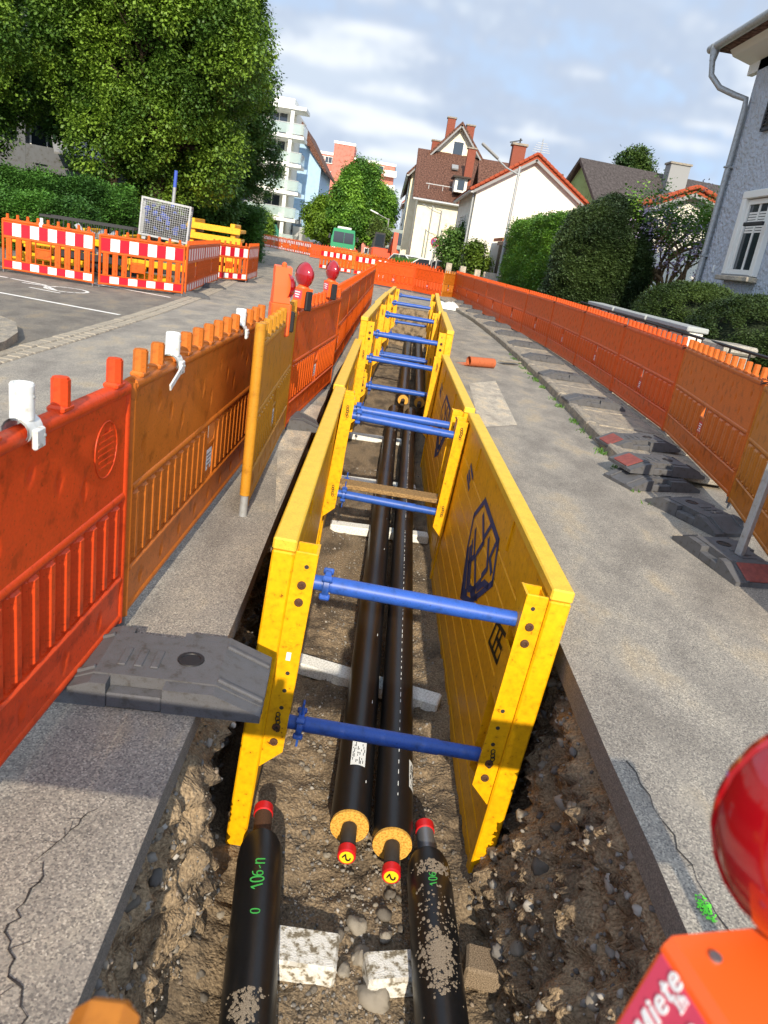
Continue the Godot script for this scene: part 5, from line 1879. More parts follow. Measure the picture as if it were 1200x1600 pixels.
	m.prism(PackedVector2Array([Vector2(0.9, 5.1), Vector2(0.9, 5.3), Vector2(-3.0, 8.6), Vector2(-7.0, 5.3), Vector2(-7.0, 5.1), Vector2(-3.0, 8.35)]), -3.6, 2.6)
	var rr := obj("roof", m, M.tile_brown, t)
	rr.rotation.y = -PI / 2
	rr.scale = Vector3(1, 1, 1)
	chimney(t, Vector3(1.0, 8.4, -2.4), Vector3(0.6, 1.2, 0.6), M.trim_grey)
	# tall cream house
	t = thing("cream_house", "tall cream house with a steep brown tiled roof wing and red chimneys", "house")
	gable_house(t, 1.25, 7.6, -66.0, -96.0, 7.95, 7.95, 4.42, 11.6, M.plaster_cream, M.tile_brown, 0.7)
	var low := MB.new()
	low.box(Vector3(5.2, 2.75, -63.0), Vector3(6.9, 5.9, 6.2))
	obj("wing_wall", low, M.plaster_cream, t)
	m = MB.new()
	m.xf = Transform3D(Basis(Vector3.UP, PI / 2), Vector3(5.25, 0, 0))
	m.prism(PackedVector2Array([Vector2(59.5, 5.35), Vector2(59.5, 5.6), Vector2(66.0, 9.55), Vector2(66.05, 9.3)]), -3.95, 3.6)
	obj("wing_roof", m, M.tile_brown, t)
	obj("wing_gutter", tubem([Vector3(1.35, 5.42, -59.4), Vector3(8.9, 5.42, -59.4)], 0.1, 8), M.zinc, t)
	m = MB.new()
	m.box(Vector3(5.6, 6.65, -60.5), Vector3(6.9, 0.05, 0.05))
	for k in 7:
		m.box(Vector3(2.4 + k * 1.05, 6.5, -60.6), Vector3(0.04, 0.4, 0.04))
	obj("snow_guard", m, M.zinc, t)
	window(t, at_wall(4.45, 9.95, -66.0), 0.95, 1.15, M.trim_white, 0)
	chimney(t, Vector3(5.25, 8.0, -62.2), Vector3(0.6, 3.2, 0.6), M.brick)
	chimney(t, Vector3(3.75, 11.6, -69.0), Vector3(0.65, 1.7, 0.7), M.brick)
	chimney(t, Vector3(2.9, 10.4, -71.0), Vector3(0.8, 0.9, 0.7), M.brick)
	chimney(t, Vector3(5.35, 11.4, -68.5), Vector3(0.65, 1.3, 0.7), M.brick)
	var dm := obj("dormer", boxm(Vector3(4.65, 6.8, -60.6), Vector3(0.9, 0.95, 2.2)), M.trim_white, t)
	obj("dormer_pane", boxm(Vector3(4.65, 6.8, -59.48), Vector3(0.5, 0.65, 0.04)), M.glass, dm)
	obj("dormer_roof", boxm(Vector3(4.65, 7.33, -60.4), Vector3(1.3, 0.12, 2.5)), M.dark_wood, dm)
	obj("roof_vent", boxm(Vector3(4.3, 8.35, -63.6), Vector3(0.5, 0.12, 0.6), 0.0, Basis(Vector3.RIGHT, 0.54)), M.zinc, t)
	for f in 4:
		for k in 7:
			window(t, at_wall(1.25, 1.5 + 1.75 * f, -68.0 - 3.7 * k, -PI / 2), 1.1, 1.2, M.trim_white, 1)
	obj("pilaster", boxm(Vector3(1.2, 3.9, -66.4), Vector3(0.2, 7.8, 0.5)), M.plaster_cream, t)
	obj("downpipe", tubem([Vector3(1.1, 7.8, -72.0), Vector3(1.1, 0.2, -72.0)], 0.07, 8), M.trim_white, t)
	t = thing("far_white_house", "white house with a red roof far up the street, left of the cream house", "house")
	gable_house(t, 1.6, 12.0, -118.0, -140.0, 8.5, 8.5, 6.5, 14.0, M.plaster_white, M.tile_red, 0.5)
	for k in 5:
		for f in 2:
			window(t, at_wall(1.6, 2.4 + 3.0 * f, -121.0 - 3.6 * k, -PI / 2), 1.2, 1.4)

	# white flats with balconies on the left
	t = thing("balcony_flats", "white block of flats with stacked glass balconies on the left of the street", "apartment building")
	var z = -88.0
	obj("wall", boxm(Vector3(-18.4, 6.8, z - 6.5), Vector3(13.6, 14.2, 10.0)), M.plaster_white, t)
	for f in 6:
		var y := 0.2 + 2.7 * f
		obj("balcony_slab" if f < 5 else "roof_slab", boxm(Vector3(-13.4, y, z + 0.2), Vector3(6.4 if f > 0 else 5.8, 0.32, 3.6)), M.trim_white, t)
		if f < 5:
			var p := obj("balustrade", boxm(Vector3(-13.4, y + 0.75, z + 2.0), Vector3(6.2, 0.95, 0.05)), M.glass_rail, t)
			obj("side_balustrade", boxm(Vector3(-10.26, y + 0.75, z + 0.3), Vector3(0.05, 0.95, 3.3)), M.glass_rail, p)
			obj("handrail", boxm(Vector3(-13.4, y + 1.25, z + 2.0), Vector3(6.3, 0.06, 0.08)), M.zinc, p)
			window(t, at_wall(-13.4, y + 1.45, z - 1.5), 1.9, 2.2, M.trim_white, 1)
			window(t, at_wall(-16.2, y + 1.45, z - 1.5), 1.5, 2.2, M.trim_white, 1)
	obj("attic", boxm(Vector3(-13.8, 14.2, z + 0.1), Vector3(4.6, 0.7, 3.2)), M.trim_white, t)
	for xx in [-11.6, -16.3]:
		obj("column", boxm(Vector3(xx, 6.9, z + 1.6), Vector3(0.36, 14.0, 0.36)), M.trim_white, t)
	t = thing("blue_house", "pale blue gable wall with a brown roof just right of the balcony flats", "house")
	m = MB.new()
	m.prism(PackedVector2Array([Vector2(-14.5, -0.2), Vector2(-8.9, -0.2), Vector2(-8.9, 9.3), Vector2(-11.6, 12.2), Vector2(-14.5, 12.2)]), -110.0, -95.0)
	obj("wall", m, M.plaster_blue, t)
	m = MB.new()
	m.prism(PackedVector2Array([Vector2(-8.3, 8.7), Vector2(-8.25, 9.0), Vector2(-11.5, 13.6), Vector2(-14.6, 13.6), Vector2(-14.6, 12.3), Vector2(-11.7, 12.25)]), -110.5, -94.5)
	obj("roof", m, M.tile_brown, t)
	window(t, at_wall(-12.6, 9.3, -95.0), 1.4, 1.3)
	for k in 4:
		window(t, at_wall(-11.7 + 0.85 * (k % 2), 2.2 - 0.0 + 1.0 * (k / 2), -95.0), 0.6, 0.8, M.trim_grey, 0)
	obj("panel", boxm(Vector3(-12.9, 3.0, -94.95), Vector3(1.6, 1.3, 0.06)), M.trim_grey, t)
	# brick red tower block
	t = thing("red_tower_block", "salmon red tower block with white window bands behind the green tree", "apartment building")
	z = -170.0
	obj("wall", boxm(Vector3(-15.4, 8.0, z - 6), Vector3(5.0, 20.0, 12.0)), M.plaster_red, t)
	obj("stair_tower", boxm(Vector3(-11.6, 9.1, z - 3.5), Vector3(4.2, 22.4, 8.0)), M.plaster_red, t)
	obj("right_wing", boxm(Vector3(-5.4, 8.1, z - 8), Vector3(9.2, 20.0, 12.0)), M.plaster_red, t)
	m = MB.new()
	m.box(Vector3(-15.4, 18.1, z - 6), Vector3(5.3, 0.5, 12.3))
	m.box(Vector3(-11.6, 20.4, z - 3.5), Vector3(4.5, 0.5, 8.3))
	m.box(Vector3(-5.4, 18.1, z - 8), Vector3(9.5, 0.5, 12.3))
	obj("roof_edge", m, M.trim_white, t)
	for f in 7:
		for k in 2:
			window(t, at_wall(-16.6 + 2.35 * k, 0.4 + 2.75 * f, z), 2.2, 1.3, M.trim_white, 2, 0.1)
		obj("balcony", boxm(Vector3(-1.6, -0.2 + 2.75 * f, z - 1.4), Vector3(2.6, 1.2, 1.6)), M.trim_white, t)
		window(t, at_wall(-4.0, 0.4 + 2.75 * f, z - 2.0), 1.8, 1.4, M.trim_white, 1, 0.1)
	# grey flats behind the big trees on the left
	t = thing("grey_flats", "grey block of flats with balconies half hidden behind the big trees", "apartment building", Vector3(-21.0, 0, -46.0), 0.45)
	obj("wall", boxm(Vector3(0, 7, -5), Vector3(26, 15, 8)), M.flat_grey_shaded, t)
	for f in 4:
		var y := 2.9 + 3.0 * f
		var s := obj("balcony_slab", boxm(Vector3(0, y, 0.3), Vector3(25, 0.3, 2.8)), M.flat_grey_shaded, t)
		obj("balcony_front", boxm(Vector3(0, y + 0.7, 1.7), Vector3(25, 0.9, 0.06)), M.flat_grey_shaded, s)
		for k in 8:
			window(t, at_wall(-11 + 3.1 * k, y + 1.5, -1.0), 1.8, 2.0, M.trim_white, 1)
	for k in 7:
		obj("pier", boxm(Vector3(-12 + 4.0 * k, 7.0, 1.5), Vector3(0.4, 14.0, 0.5)), M.flat_grey_shaded, t)
	obj("awning", boxm(Vector3(4.0, 4.2, 2.6), Vector3(5.0, 0.1, 2.6), 0.0, Basis(Vector3.RIGHT, 0.35)), M.trim_grey, t)

# ---------------------------------------------------------------- garden walls, poles, vehicles
func make_garden_edges() -> void:
	var t := thing("garden_wall", "white garden wall with grey capping slabs behind the right-hand barriers", "wall")
	for k in 3:
		var zz := -16.4 + 1.9 * k
		obj("segment", boxm(Vector3(4.78 + 0.03 * k, 0.6, zz), Vector3(0.22, 1.22, 1.86), 0.01), M.plaster_white, t)
		obj("capping", boxm(Vector3(4.78 + 0.03 * k, 1.25, zz), Vector3(0.34, 0.08, 1.93), 0.015), M.wall_cap, t)
	obj("low_wall", boxm(Vector3(4.9, 0.32, -5.0), Vector3(0.25, 0.66, 14.0), 0.01), M.concrete_grey, t)
	t = thing("gate_pillar", "stout concrete pillar with a weathered cap in front of the round hedges", "pillar", Vector3(4.95, 0, -10.7), 0.12)
	obj("shaft", boxm(Vector3(0, 0.52, 0), Vector3(0.42, 1.1, 0.42), 0.02), M.pillar, t)
	obj("cap", boxm(Vector3(0, 1.12, 0), Vector3(0.56, 0.13, 0.56), 0.03), M.pillar, t)
	t = thing("railing", "dark metal railing running past the concrete pillar in front of the hedges", "railing")
	obj("top_bar", tubem([Vector3(4.62, 1.22, -18.0), Vector3(4.70, 1.17, -11.0), Vector3(4.85, 1.13, -3.0)], 0.022, 8), M.dark_metal, t)
	for k in 26:
		obj("upright", tubem([Vector3(4.64 + 0.008 * k, 0.2, -17.5 + 0.56 * k), Vector3(4.64 + 0.008 * k, 1.2 - 0.003 * k, -17.5 + 0.56 * k)], 0.014, 6), M.dark_metal, t)
	t = thing("garden_gate_wall", "beige wall posts with dark panels at the far end of the right-hand barriers", "wall")
	for k in 4:
		obj("post", boxm(Vector3(2.95 + 0.62 * k, 0.75, -36.6 + 0.5 * k), Vector3(0.26 if k < 3 else 0.8, 1.5 - 0.08 * k, 0.26), 0.01), M.concrete_pale, t)
		if k < 3:
			obj("panel", boxm(Vector3(3.26 + 0.62 * k, 0.62, -36.35 + 0.5 * k), Vector3(0.4, 1.1, 0.08)), M.dark_metal, t)
	t = thing("street_lamp", "tall grey street lamp leaning in front of the white gable", "street lamp", Vector3(4.62, 0.0, -32.0))
	obj("pole", tubem([Vector3(0, 0, 0), Vector3(0.02, 3.0, 0), Vector3(0.04, 5.45, 0)], [0.075, 0.062, 0.05], 10), M.zinc, t)
	obj("arm", tubem([Vector3(0.12, 5.15, 0), Vector3(-0.1, 5.2, 0.02), Vector3(-0.5, 5.32, 0.1), Vector3(-0.9, 5.55, 0.2)], 0.03, 8), M.zinc, t)
	obj("head", boxm(Vector3(-1.25, 5.78, 0.28), Vector3(0.85, 0.09, 0.24), 0.03, Basis(Vector3.BACK, -0.55)), M.trim_grey, t)
	for k in 2:
		t = thing("street_lamp", ["thin dark street lamp on the left in front of the cream house", "thin street lamp on the right in front of the cream house, above the round sign"][k], "street lamp", Vector3([2.75, 3.0][k], 0, [-57.0, -50.0][k]))
		obj("pole", tubem([Vector3(0, 0, 0), Vector3(0, [5.0, 4.4][k], 0)], 0.05, 8), M.trim_grey, t)
		obj("arm", tubem([Vector3(0, [4.95, 4.2][k], 0), Vector3([0.3, -0.5][k], [4.8, 4.3][k], 0), Vector3([0.7, -1.2][k], [4.75, 4.6][k], 0)], 0.03, 6), M.trim_grey, t)
	t = thing("street_lamp", "pale street lamp head reaching out from the small bare tree by the excavator", "street lamp", Vector3(-0.2, 0, -63.0))
	obj("pole", tubem([Vector3(0, 0, 0), Vector3(0, 3.9, 0)], 0.05, 8), M.trim_grey, t)
	obj("arm", tubem([Vector3(0, 3.8, 0), Vector3(-0.9, 4.1, 0)], 0.035, 6), M.trim_grey, t)
	obj("head", boxm(Vector3(-1.2, 4.2, 0), Vector3(0.7, 0.1, 0.25), 0.03, Basis(Vector3.BACK, -0.3)), M.trim_white, t)
	t = thing("traffic_sign", "round purple-red no-stopping sign with a white plate under it", "sign", Vector3(2.68, 0, -46.0))
	obj("pole", tubem([Vector3(0, 0, 0), Vector3(0, 2.75, 0)], 0.03, 8), M.zinc, t)
	var m := MB.new()
	m.xf = Transform3D(Basis(Vector3.RIGHT, PI / 2), Vector3(0, 2.45, 0.05))
	m.lathe([Vector2(0.0, -0.01), Vector2(0.27, -0.01), Vector2(0.27, 0.01), Vector2(0.0, 0.01)], 24)
	var s := obj("disc", m, M.sign_red, t)
	m = MB.new()
	m.xf = Transform3D(Basis(Vector3.RIGHT, PI / 2), Vector3(0, 2.45, 0.065))
	m.lathe([Vector2(0.2, 0.0), Vector2(0.0, 0.0)], 24)
	obj("blue_field", m, M.sign_blue, s)
	m = MB.new()
	for q in [-0.78, 0.78]:
		m.box(Vector3(0, 2.45, 0.07), Vector3(0.44, 0.05, 0.006), 0.0, Basis(Vector3.BACK, q))
	obj("red_cross", m, M.sign_red, s)
	m = MB.new()
	m.box(Vector3(0.0, 2.61, 0.075), Vector3(0.14, 0.05, 0.004), 0.0)
	m.box(Vector3(0.0, 2.29, 0.075), Vector3(0.14, 0.05, 0.004), 0.0)
	obj("white_arrow", m, M.film_white, s)
	obj("plate", boxm(Vector3(-0.02, 1.98, 0.05), Vector3(0.5, 0.24, 0.02)), M.film_white, t)
	t = thing("sign_pole", "plain pole with a green foot beside the no-stopping sign", "pole", Vector3(2.98, 0, -46.5))
	obj("shaft", tubem([Vector3(0, 0.9, 0), Vector3(0, 3.2, 0)], 0.045, 8), M.zinc, t)
	obj("green_foot", tubem([Vector3(0, 0, 0), Vector3(0, 0.9, 0)], 0.06, 8), M.teal, t)

func car(label: String, at: Vector3, turn: float, body: Material) -> void:
	var t := thing("parked_car", label, "car", at, turn, "parked cars on the right")
	# local: nose towards +x
	var side := PackedVector2Array([Vector2(-2.1, 0.3), Vector2(2.1, 0.3), Vector2(2.15, 0.62), Vector2(1.95, 0.82), Vector2(1.05, 0.92), Vector2(-1.95, 0.98), Vector2(-2.15, 0.7)])
	var m := MB.new()
	m.prism(side, -0.85, 0.85)
	obj("body", m, body, t)
	m = MB.new()
	m.prism(PackedVector2Array([Vector2(1.0, 0.92), Vector2(0.35, 1.38), Vector2(-1.1, 1.42), Vector2(-1.85, 0.98)]), -0.76, 0.76)
	obj("glasshouse", m, M.glass, t)
	m = MB.new()
	m.prism(PackedVector2Array([Vector2(0.4, 1.375), Vector2(0.3, 1.45), Vector2(-1.05, 1.48), Vector2(-1.2, 1.40)]), -0.74, 0.74)
	for p in [[1.0, 0.92, 0.38, 1.38], [-1.84, 0.99, -1.12, 1.42], [-0.35, 0.95, -0.35, 1.42]]:
		for s in [-0.75, 0.75]:
			m.tube([Vector3(p[0], p[1], s), Vector3(p[2], p[3], s)], 0.04, 6)
	obj("roof", m, body, t)
	for x in [-1.3, 1.3]:
		for s in [-0.8, 0.8]:
			var w := MB.new()
			w.xf = Transform3D(Basis(Vector3.RIGHT, PI / 2), Vector3(x, 0.32, s))
			w.lathe([Vector2(0, -0.1), Vector2(0.29, -0.1), Vector2(0.32, -0.07), Vector2(0.32, 0.07), Vector2(0.29, 0.1), Vector2(0, 0.1)], 16)
			obj("wheel", w, M.tyre, t)
	for s in [-0.6, 0.6]:
		obj("headlight", boxm(Vector3(2.1, 0.66, s), Vector3(0.12, 0.14, 0.3), 0.03), M.trim_white, t)

func make_vehicles() -> void:
	car("silver car parked behind the orange barriers, below the round sign", Vector3(2.7, 0, -52.0), 2.9, M.white_body)
	car("dark car at the kerb on the right, farther from the excavator", Vector3(3.6, 0, -47.6), 2.7, M.dark_metal)
	car("pale car half hidden by the excavator and the hedge", Vector3(1.35, 0, -58.5), 2.2, M.white_body)
	# green truck seen from the front
	var t := thing("green_truck", "green utility truck facing the camera in the middle of the street", "truck", Vector3(-4.15, 0, -74.0), 0.08)
	var m := MB.new()
	m.prism(PackedVector2Array([Vector2(-1.1, 0.55), Vector2(1.1, 0.55), Vector2(1.12, 1.7), Vector2(0.98, 2.75), Vector2(-0.98, 2.75), Vector2(-1.12, 1.7)]), -2.0, 0.0)
	obj("cab", m, M.green_body, t)
	var ws := obj("windscreen", boxm(Vector3(0, 2.0, 0.01), Vector3(1.85, 0.95, 0.04), 0.02), M.glass, t)
	obj("wiper", boxm(Vector3(0.05, 2.0, 0.04), Vector3(0.03, 0.95, 0.03)), M.green_body, ws)
	obj("roof_box", boxm(Vector3(0, 2.85, -0.7), Vector3(1.3, 0.2, 0.9), 0.05), M.trim_white, t)
	obj("bumper", boxm(Vector3(0, 0.6, 0.08), Vector3(2.2, 0.35, 0.2), 0.04), M.dark_metal, t)
	obj("flat_bed", boxm(Vector3(0, 1.4, -4.4), Vector3(2.2, 1.4, 4.4), 0.04), M.green_body, t)
	for s in [-1.0, 1.0]:
		obj("headlight", boxm(Vector3(s * 0.82, 1.0, 0.04), Vector3(0.28, 0.24, 0.06), 0.03), M.trim_white, t)
		obj("mirror", boxm(Vector3(s * 1.3, 2.0, -0.1), Vector3(0.2, 0.45, 0.1), 0.03), M.dark_metal, t)
		for z in [-0.9, -5.0]:
			m = MB.new()
			m.xf = Transform3D(Basis(Vector3.BACK, PI / 2), Vector3(s * 0.95, 0.48, z))
			m.lathe([Vector2(0, -0.14), Vector2(0.44, -0.14), Vector2(0.48, -0.09), Vector2(0.48, 0.09), Vector2(0.44, 0.14), Vector2(0, 0.14)], 18)
			obj("wheel", m, M.tyre, t)
	# white van
	t = thing("white_van", "white delivery van parked behind the orange barriers below the blue wall", "van", Vector3(-9.0, 0, -92.0), 0.5)
	m = MB.new()
	m.xf = Transform3D(Basis(Vector3.UP, -PI / 2), Vector3.ZERO)
	m.prism(PackedVector2Array([Vector2(-3.0, 0.35), Vector2(2.6, 0.35), Vector2(2.65, 1.1), Vector2(2.0, 1.35), Vector2(1.3, 2.4), Vector2(-3.0, 2.5)]), -1.0, 1.0)
	obj("body", m, M.white_body, t)
	m = MB.new()
	m.quad(Vector3(-0.85, 1.42, 1.97), Vector3(0.85, 1.42, 1.97), Vector3(0.78, 2.25, 1.45), Vector3(-0.78, 2.25, 1.45))
	obj("windscreen", m, M.glass, t)
	for s in [-0.7, 0.7]:
		obj("headlight", boxm(Vector3(s, 0.95, 2.62), Vector3(0.3, 0.22, 0.1), 0.03), M.trim_grey, t)
	for s in [-0.95, 0.95]:
		for z in [1.6, -1.8]:
			m = MB.new()
			m.xf = Transform3D(Basis(Vector3.BACK, PI / 2), Vector3(s, 0.36, z))
			m.lathe([Vector2(0, -0.1), Vector2(0.33, -0.1), Vector2(0.36, -0.07), Vector2(0.36, 0.07), Vector2(0.33, 0.1), Vector2(0, 0.1)], 16)
			obj("wheel", m, M.tyre, t)
	# excavator
	t = thing("excavator", "orange wheeled excavator with its arm reaching down towards the camera", "excavator", Vector3(-0.1, 0, -61.0), 0.1)
	obj("undercarriage", boxm(Vector3(0, 0.75, -0.6), Vector3(1.9, 0.5, 2.8), 0.08), M.dark_metal, t)
	for s in [-1.0, 1.0]:
		for z in [0.4, -1.6]:
			m = MB.new()
			m.xf = Transform3D(Basis(Vector3.BACK, PI / 2), Vector3(s * 0.95, 0.5, z))
			m.lathe([Vector2(0, -0.18), Vector2(0.42, -0.18), Vector2(0.5, -0.12), Vector2(0.5, 0.12), Vector2(0.42, 0.18), Vector2(0, 0.18)], 18)
			obj("wheel", m, M.tyre, t)
	obj("turntable", boxm(Vector3(0, 1.25, -1.3), Vector3(2.1, 0.8, 2.4), 0.1), M.digger, t)
	m = MB.new()
	m.prism(PackedVector2Array([Vector2(-1.0, 1.6), Vector2(-0.1, 1.6), Vector2(-0.14, 2.75), Vector2(-0.9, 2.75)]), -1.8, -0.3)
	obj("cab", m, M.dark_metal, t)
	obj("cab_window", boxm(Vector3(-0.53, 2.2, -0.28), Vector3(0.66, 0.85, 0.03)), M.glass, t)
	m = MB.new()
	m.xf = Transform3D(Basis(Vector3.UP, -PI / 2), Vector3(0.42, 0, 0))
	m.prism(PackedVector2Array([Vector2(-0.6, 1.4), Vector2(0.9, 2.55), Vector2(1.9, 2.75), Vector2(1.95, 2.45), Vector2(1.1, 2.2), Vector2(-0.2, 1.3)]), -0.14, 0.14)
	obj("boom", m, M.digger, t)
	m = MB.new()
	m.xf = Transform3D(Basis(Vector3.UP, -PI / 2), Vector3(0.42, 0, 0))
	m.prism(PackedVector2Array([Vector2(1.7, 2.9), Vector2(2.05, 2.85), Vector2(2.2, 0.9), Vector2(2.0, 0.85)]), -0.16, 0.16)
	obj("dipper_arm", m, M.digger, t)
	obj("hydraulic_ram", tubem([Vector3(0.2, 1.6, 0.2), Vector3(0.2, 2.5, 1.5)], 0.07, 8), M.steel, t)
	m = MB.new()
	m.xf = Transform3D(Basis(Vector3.UP, -PI / 2), Vector3(0.42, 0, 0))
	m.prism(PackedVector2Array([Vector2(1.9, 0.9), Vector2(2.35, 0.85), Vector2(2.45, 0.35), Vector2(2.1, 0.15), Vector2(1.75, 0.45)]), -0.4, 0.4)
	obj("bucket", m, M.dark_metal, t)
	# grey truck behind
	t = thing("grey_truck", "grey lorry cab standing behind the excavator at the foot of the cream house", "truck", Vector3(0.35, 0, -66.5), 0.0)
	m = MB.new()
	m.prism(PackedVector2Array([Vector2(-1.15, 0.5), Vector2(1.15, 0.5), Vector2(1.15, 2.2), Vector2(1.0, 3.3), Vector2(-1.0, 3.3), Vector2(-1.15, 2.2)]), -2.4, 0.0)
	obj("cab", m, M.grey_body, t)
	obj("windscreen", boxm(Vector3(0, 2.55, 0.01), Vector3(1.9, 0.95, 0.04), 0.02), M.glass, t)
	obj("grille", boxm(Vector3(0, 1.35, 0.02), Vector3(1.5, 0.8, 0.06), 0.02), M.dark_metal, t)
	obj("load_bed", boxm(Vector3(0, 1.8, -5.4), Vector3(2.3, 1.6, 5.4), 0.05), M.grey_body, t)
	for s in [-1.0, 1.0]:
		obj("headlight", boxm(Vector3(s * 0.85, 0.85, 0.04), Vector3(0.3, 0.2, 0.06), 0.02), M.trim_white, t)
		for z in [-1.2, -6.0]:
			m = MB.new()
			m.xf = Transform3D(Basis(Vector3.BACK, PI / 2), Vector3(s * 1.0, 0.5, z))
			m.lathe([Vector2(0, -0.14), Vector2(0.46, -0.14), Vector2(0.5, -0.09), Vector2(0.5, 0.09), Vector2(0.46, 0.14), Vector2(0, 0.14)], 16)
			obj("wheel", m, M.tyre, t)
	# teal containers by the flats
	for k in 2:
		t = thing("recycling_container", ["dark teal recycling container behind the far striped panels, the left one", "teal recycling container with a pale front, the right one"][k], "container", Vector3([-15.0, -12.6][k], 0, -86.5), 0.2)
		m = MB.new()
		m.prism(PackedVector2Array([Vector2(-0.75, 0.1), Vector2(0.75, 0.1), Vector2(0.7, 1.7), Vector2(0.35, 2.3), Vector2(-0.35, 2.3), Vector2(-0.7, 1.7)]), -0.7, 0.7)
		obj("shell", m, M.teal, t)
		obj("slot", boxm(Vector3(0, 1.6, 0.71), Vector3(0.6, 0.3, 0.04)), M.ink, t)
		obj("notice", boxm(Vector3(0.1, 0.9, 0.71), Vector3(0.8, 0.6, 0.02)), M.sticker if k else M.trim_grey, t)

# ---------------------------------------------------------------- plants
var leaf_meshes := {}

func leaf_cluster(kind: String) -> ArrayMesh:
	if leaf_meshes.has(kind):
		return leaf_meshes[kind]
	var mb := MB.new()
	rng.seed = hash(kind) & 0xffff
	var n := 14
	var size := 0.11
	var spread := 0.26
	if kind == "small":
		n = 16
		size = 0.05
		spread = 0.11
	elif kind == "needle":
		n = 18
		size = 0.055
		spread = 0.12
	for k in n:
		var c := Vector3(rng.randfn(), rng.randfn() * 0.6, rng.randfn()) * spread * 0.55
		var yaw := rng.randf() * TAU
		var d := Vector3(cos(yaw), rng.randf_range(-0.9, 0.15) if kind == "broad" else rng.randf_range(-0.5, 0.8), sin(yaw)).normalized()
		var s = d.cross(Vector3.UP + Vector3(rng.randf_range(-0.7, 0.7), 0, rng.randf_range(-0.7, 0.7))).normalized()
		var u := s.cross(d).normalized()
		var l := size * rng.randf_range(0.7, 1.25)
		var w := l * (0.36 if kind == "broad" else 0.22 if kind == "needle" else 0.3)
		var mid := c + d * l * 0.5 - u * w * 0.18
		mb.tri(c, mid + s * w, c + d * l)
		mb.tri(c, c + d * l, mid - s * w)
	leaf_meshes[kind] = mb.mesh()
	return leaf_meshes[kind]

func foliage(t: Node3D, pts: PackedVector3Array, kind: String, m: Material, lo: Color, hi: Color, scale_lo := 0.8, scale_hi := 1.3, called := "leaves") -> void:
	var mm := MultiMesh.new()
	mm.transform_format = MultiMesh.TRANSFORM_3D
	mm.use_colors = true
	mm.mesh = leaf_cluster(kind)
	mm.instance_count = pts.size()
	for k in pts.size():
		var s := rng.randf_range(scale_lo, scale_hi)
		mm.set_instance_transform(k, Transform3D(Basis.from_euler(Vector3(rng.randf_range(-0.35, 0.35), rng.randf() * TAU, rng.randf_range(-0.35, 0.35))) * Basis.from_scale(Vector3(s, s * (1.35 if kind == "broad" else 1.0), s)), pts[k]))
		var f := clampf(0.5 + noise_a.get_noise_3dv(pts[k] * 6.0) * 1.5 + rng.randf_range(-0.16, 0.16), 0.0, 1.0)
		mm.set_instance_color(k, lo.lerp(hi, f))
	var o := MultiMeshInstance3D.new()
	o.name = called
	o.multimesh = mm
	o.material_override = m
	t.add_child(o, true)
	o.set_meta("kind", "stuff")

# blobs: [centre, radii] in local space; leaves sit near each blob's surface
func tree(called: String, label: String, at: Vector3, trunk_h: float, trunk_r: float, blobs: Array, n: int, kind: String, m: Material, lo: Color, hi: Color, sd: int, bark: Material, group := "", size := 1.0) -> Node3D:
	rng.seed = sd
	var t := thing(called, label, "tree" if trunk_h > 0.9 else "bush", at, 0.0, group)
	if trunk_h > 0.0:
		obj("trunk", tubem([Vector3(0, -0.1, 0), Vector3(0.05, trunk_h * 0.5, 0.02), Vector3(-0.03, trunk_h, -0.04)], [trunk_r * 1.25, trunk_r, trunk_r * 0.8], 10), bark, t)
	var lim := MB.new()
	var pts := PackedVector3Array()
	var vol := 0.0
	for b in blobs:
		vol += pow(b[1].x * b[1].y * b[1].z, 0.667)
	for b in blobs:
		var c: Vector3 = b[0]
		var r: Vector3 = b[1]
		var a := Vector3(0, trunk_h * 0.9, 0)
		lim.tube([a, a.lerp(c, 0.5) + Vector3(rng.randf_range(-0.2, 0.2), 0.15, rng.randf_range(-0.2, 0.2)) * trunk_h * 0.1, c], [trunk_r * 0.5, trunk_r * 0.3, trunk_r * 0.1], 6, false)
		for q in 5:
			var e := c + Vector3(rng.randf_range(-1, 1), rng.randf_range(-0.7, 1), rng.randf_range(-1, 1)) * r * 0.8
			lim.tube([a.lerp(c, 0.6), e], [trunk_r * 0.16, trunk_r * 0.03], 4, false)
		var k := int(n * pow(r.x * r.y * r.z, 0.667) / vol)
		for q in k:
			var d := Vector3(rng.randfn(), rng.randfn(), rng.randfn()).normalized()
			var rad := 0.55 + 0.5 * pow(rng.randf(), 0.45)
			rad *= 1.0 + 0.30 * noise_a.get_noise_3dv((c + d * r) * 9.0 + Vector3(sd, 0, 0))
			if noise_b.get_noise_3dv((c + d * r) * 11.0 + Vector3(0, sd, 0)) < -0.30:
				continue
			pts.append(c + d * r * rad)
	if trunk_h > 0.0:
		obj("limbs", lim, bark, t)
	foliage(t, pts, kind, m, lo, hi, 0.75 * size, 1.35 * size)
	return t

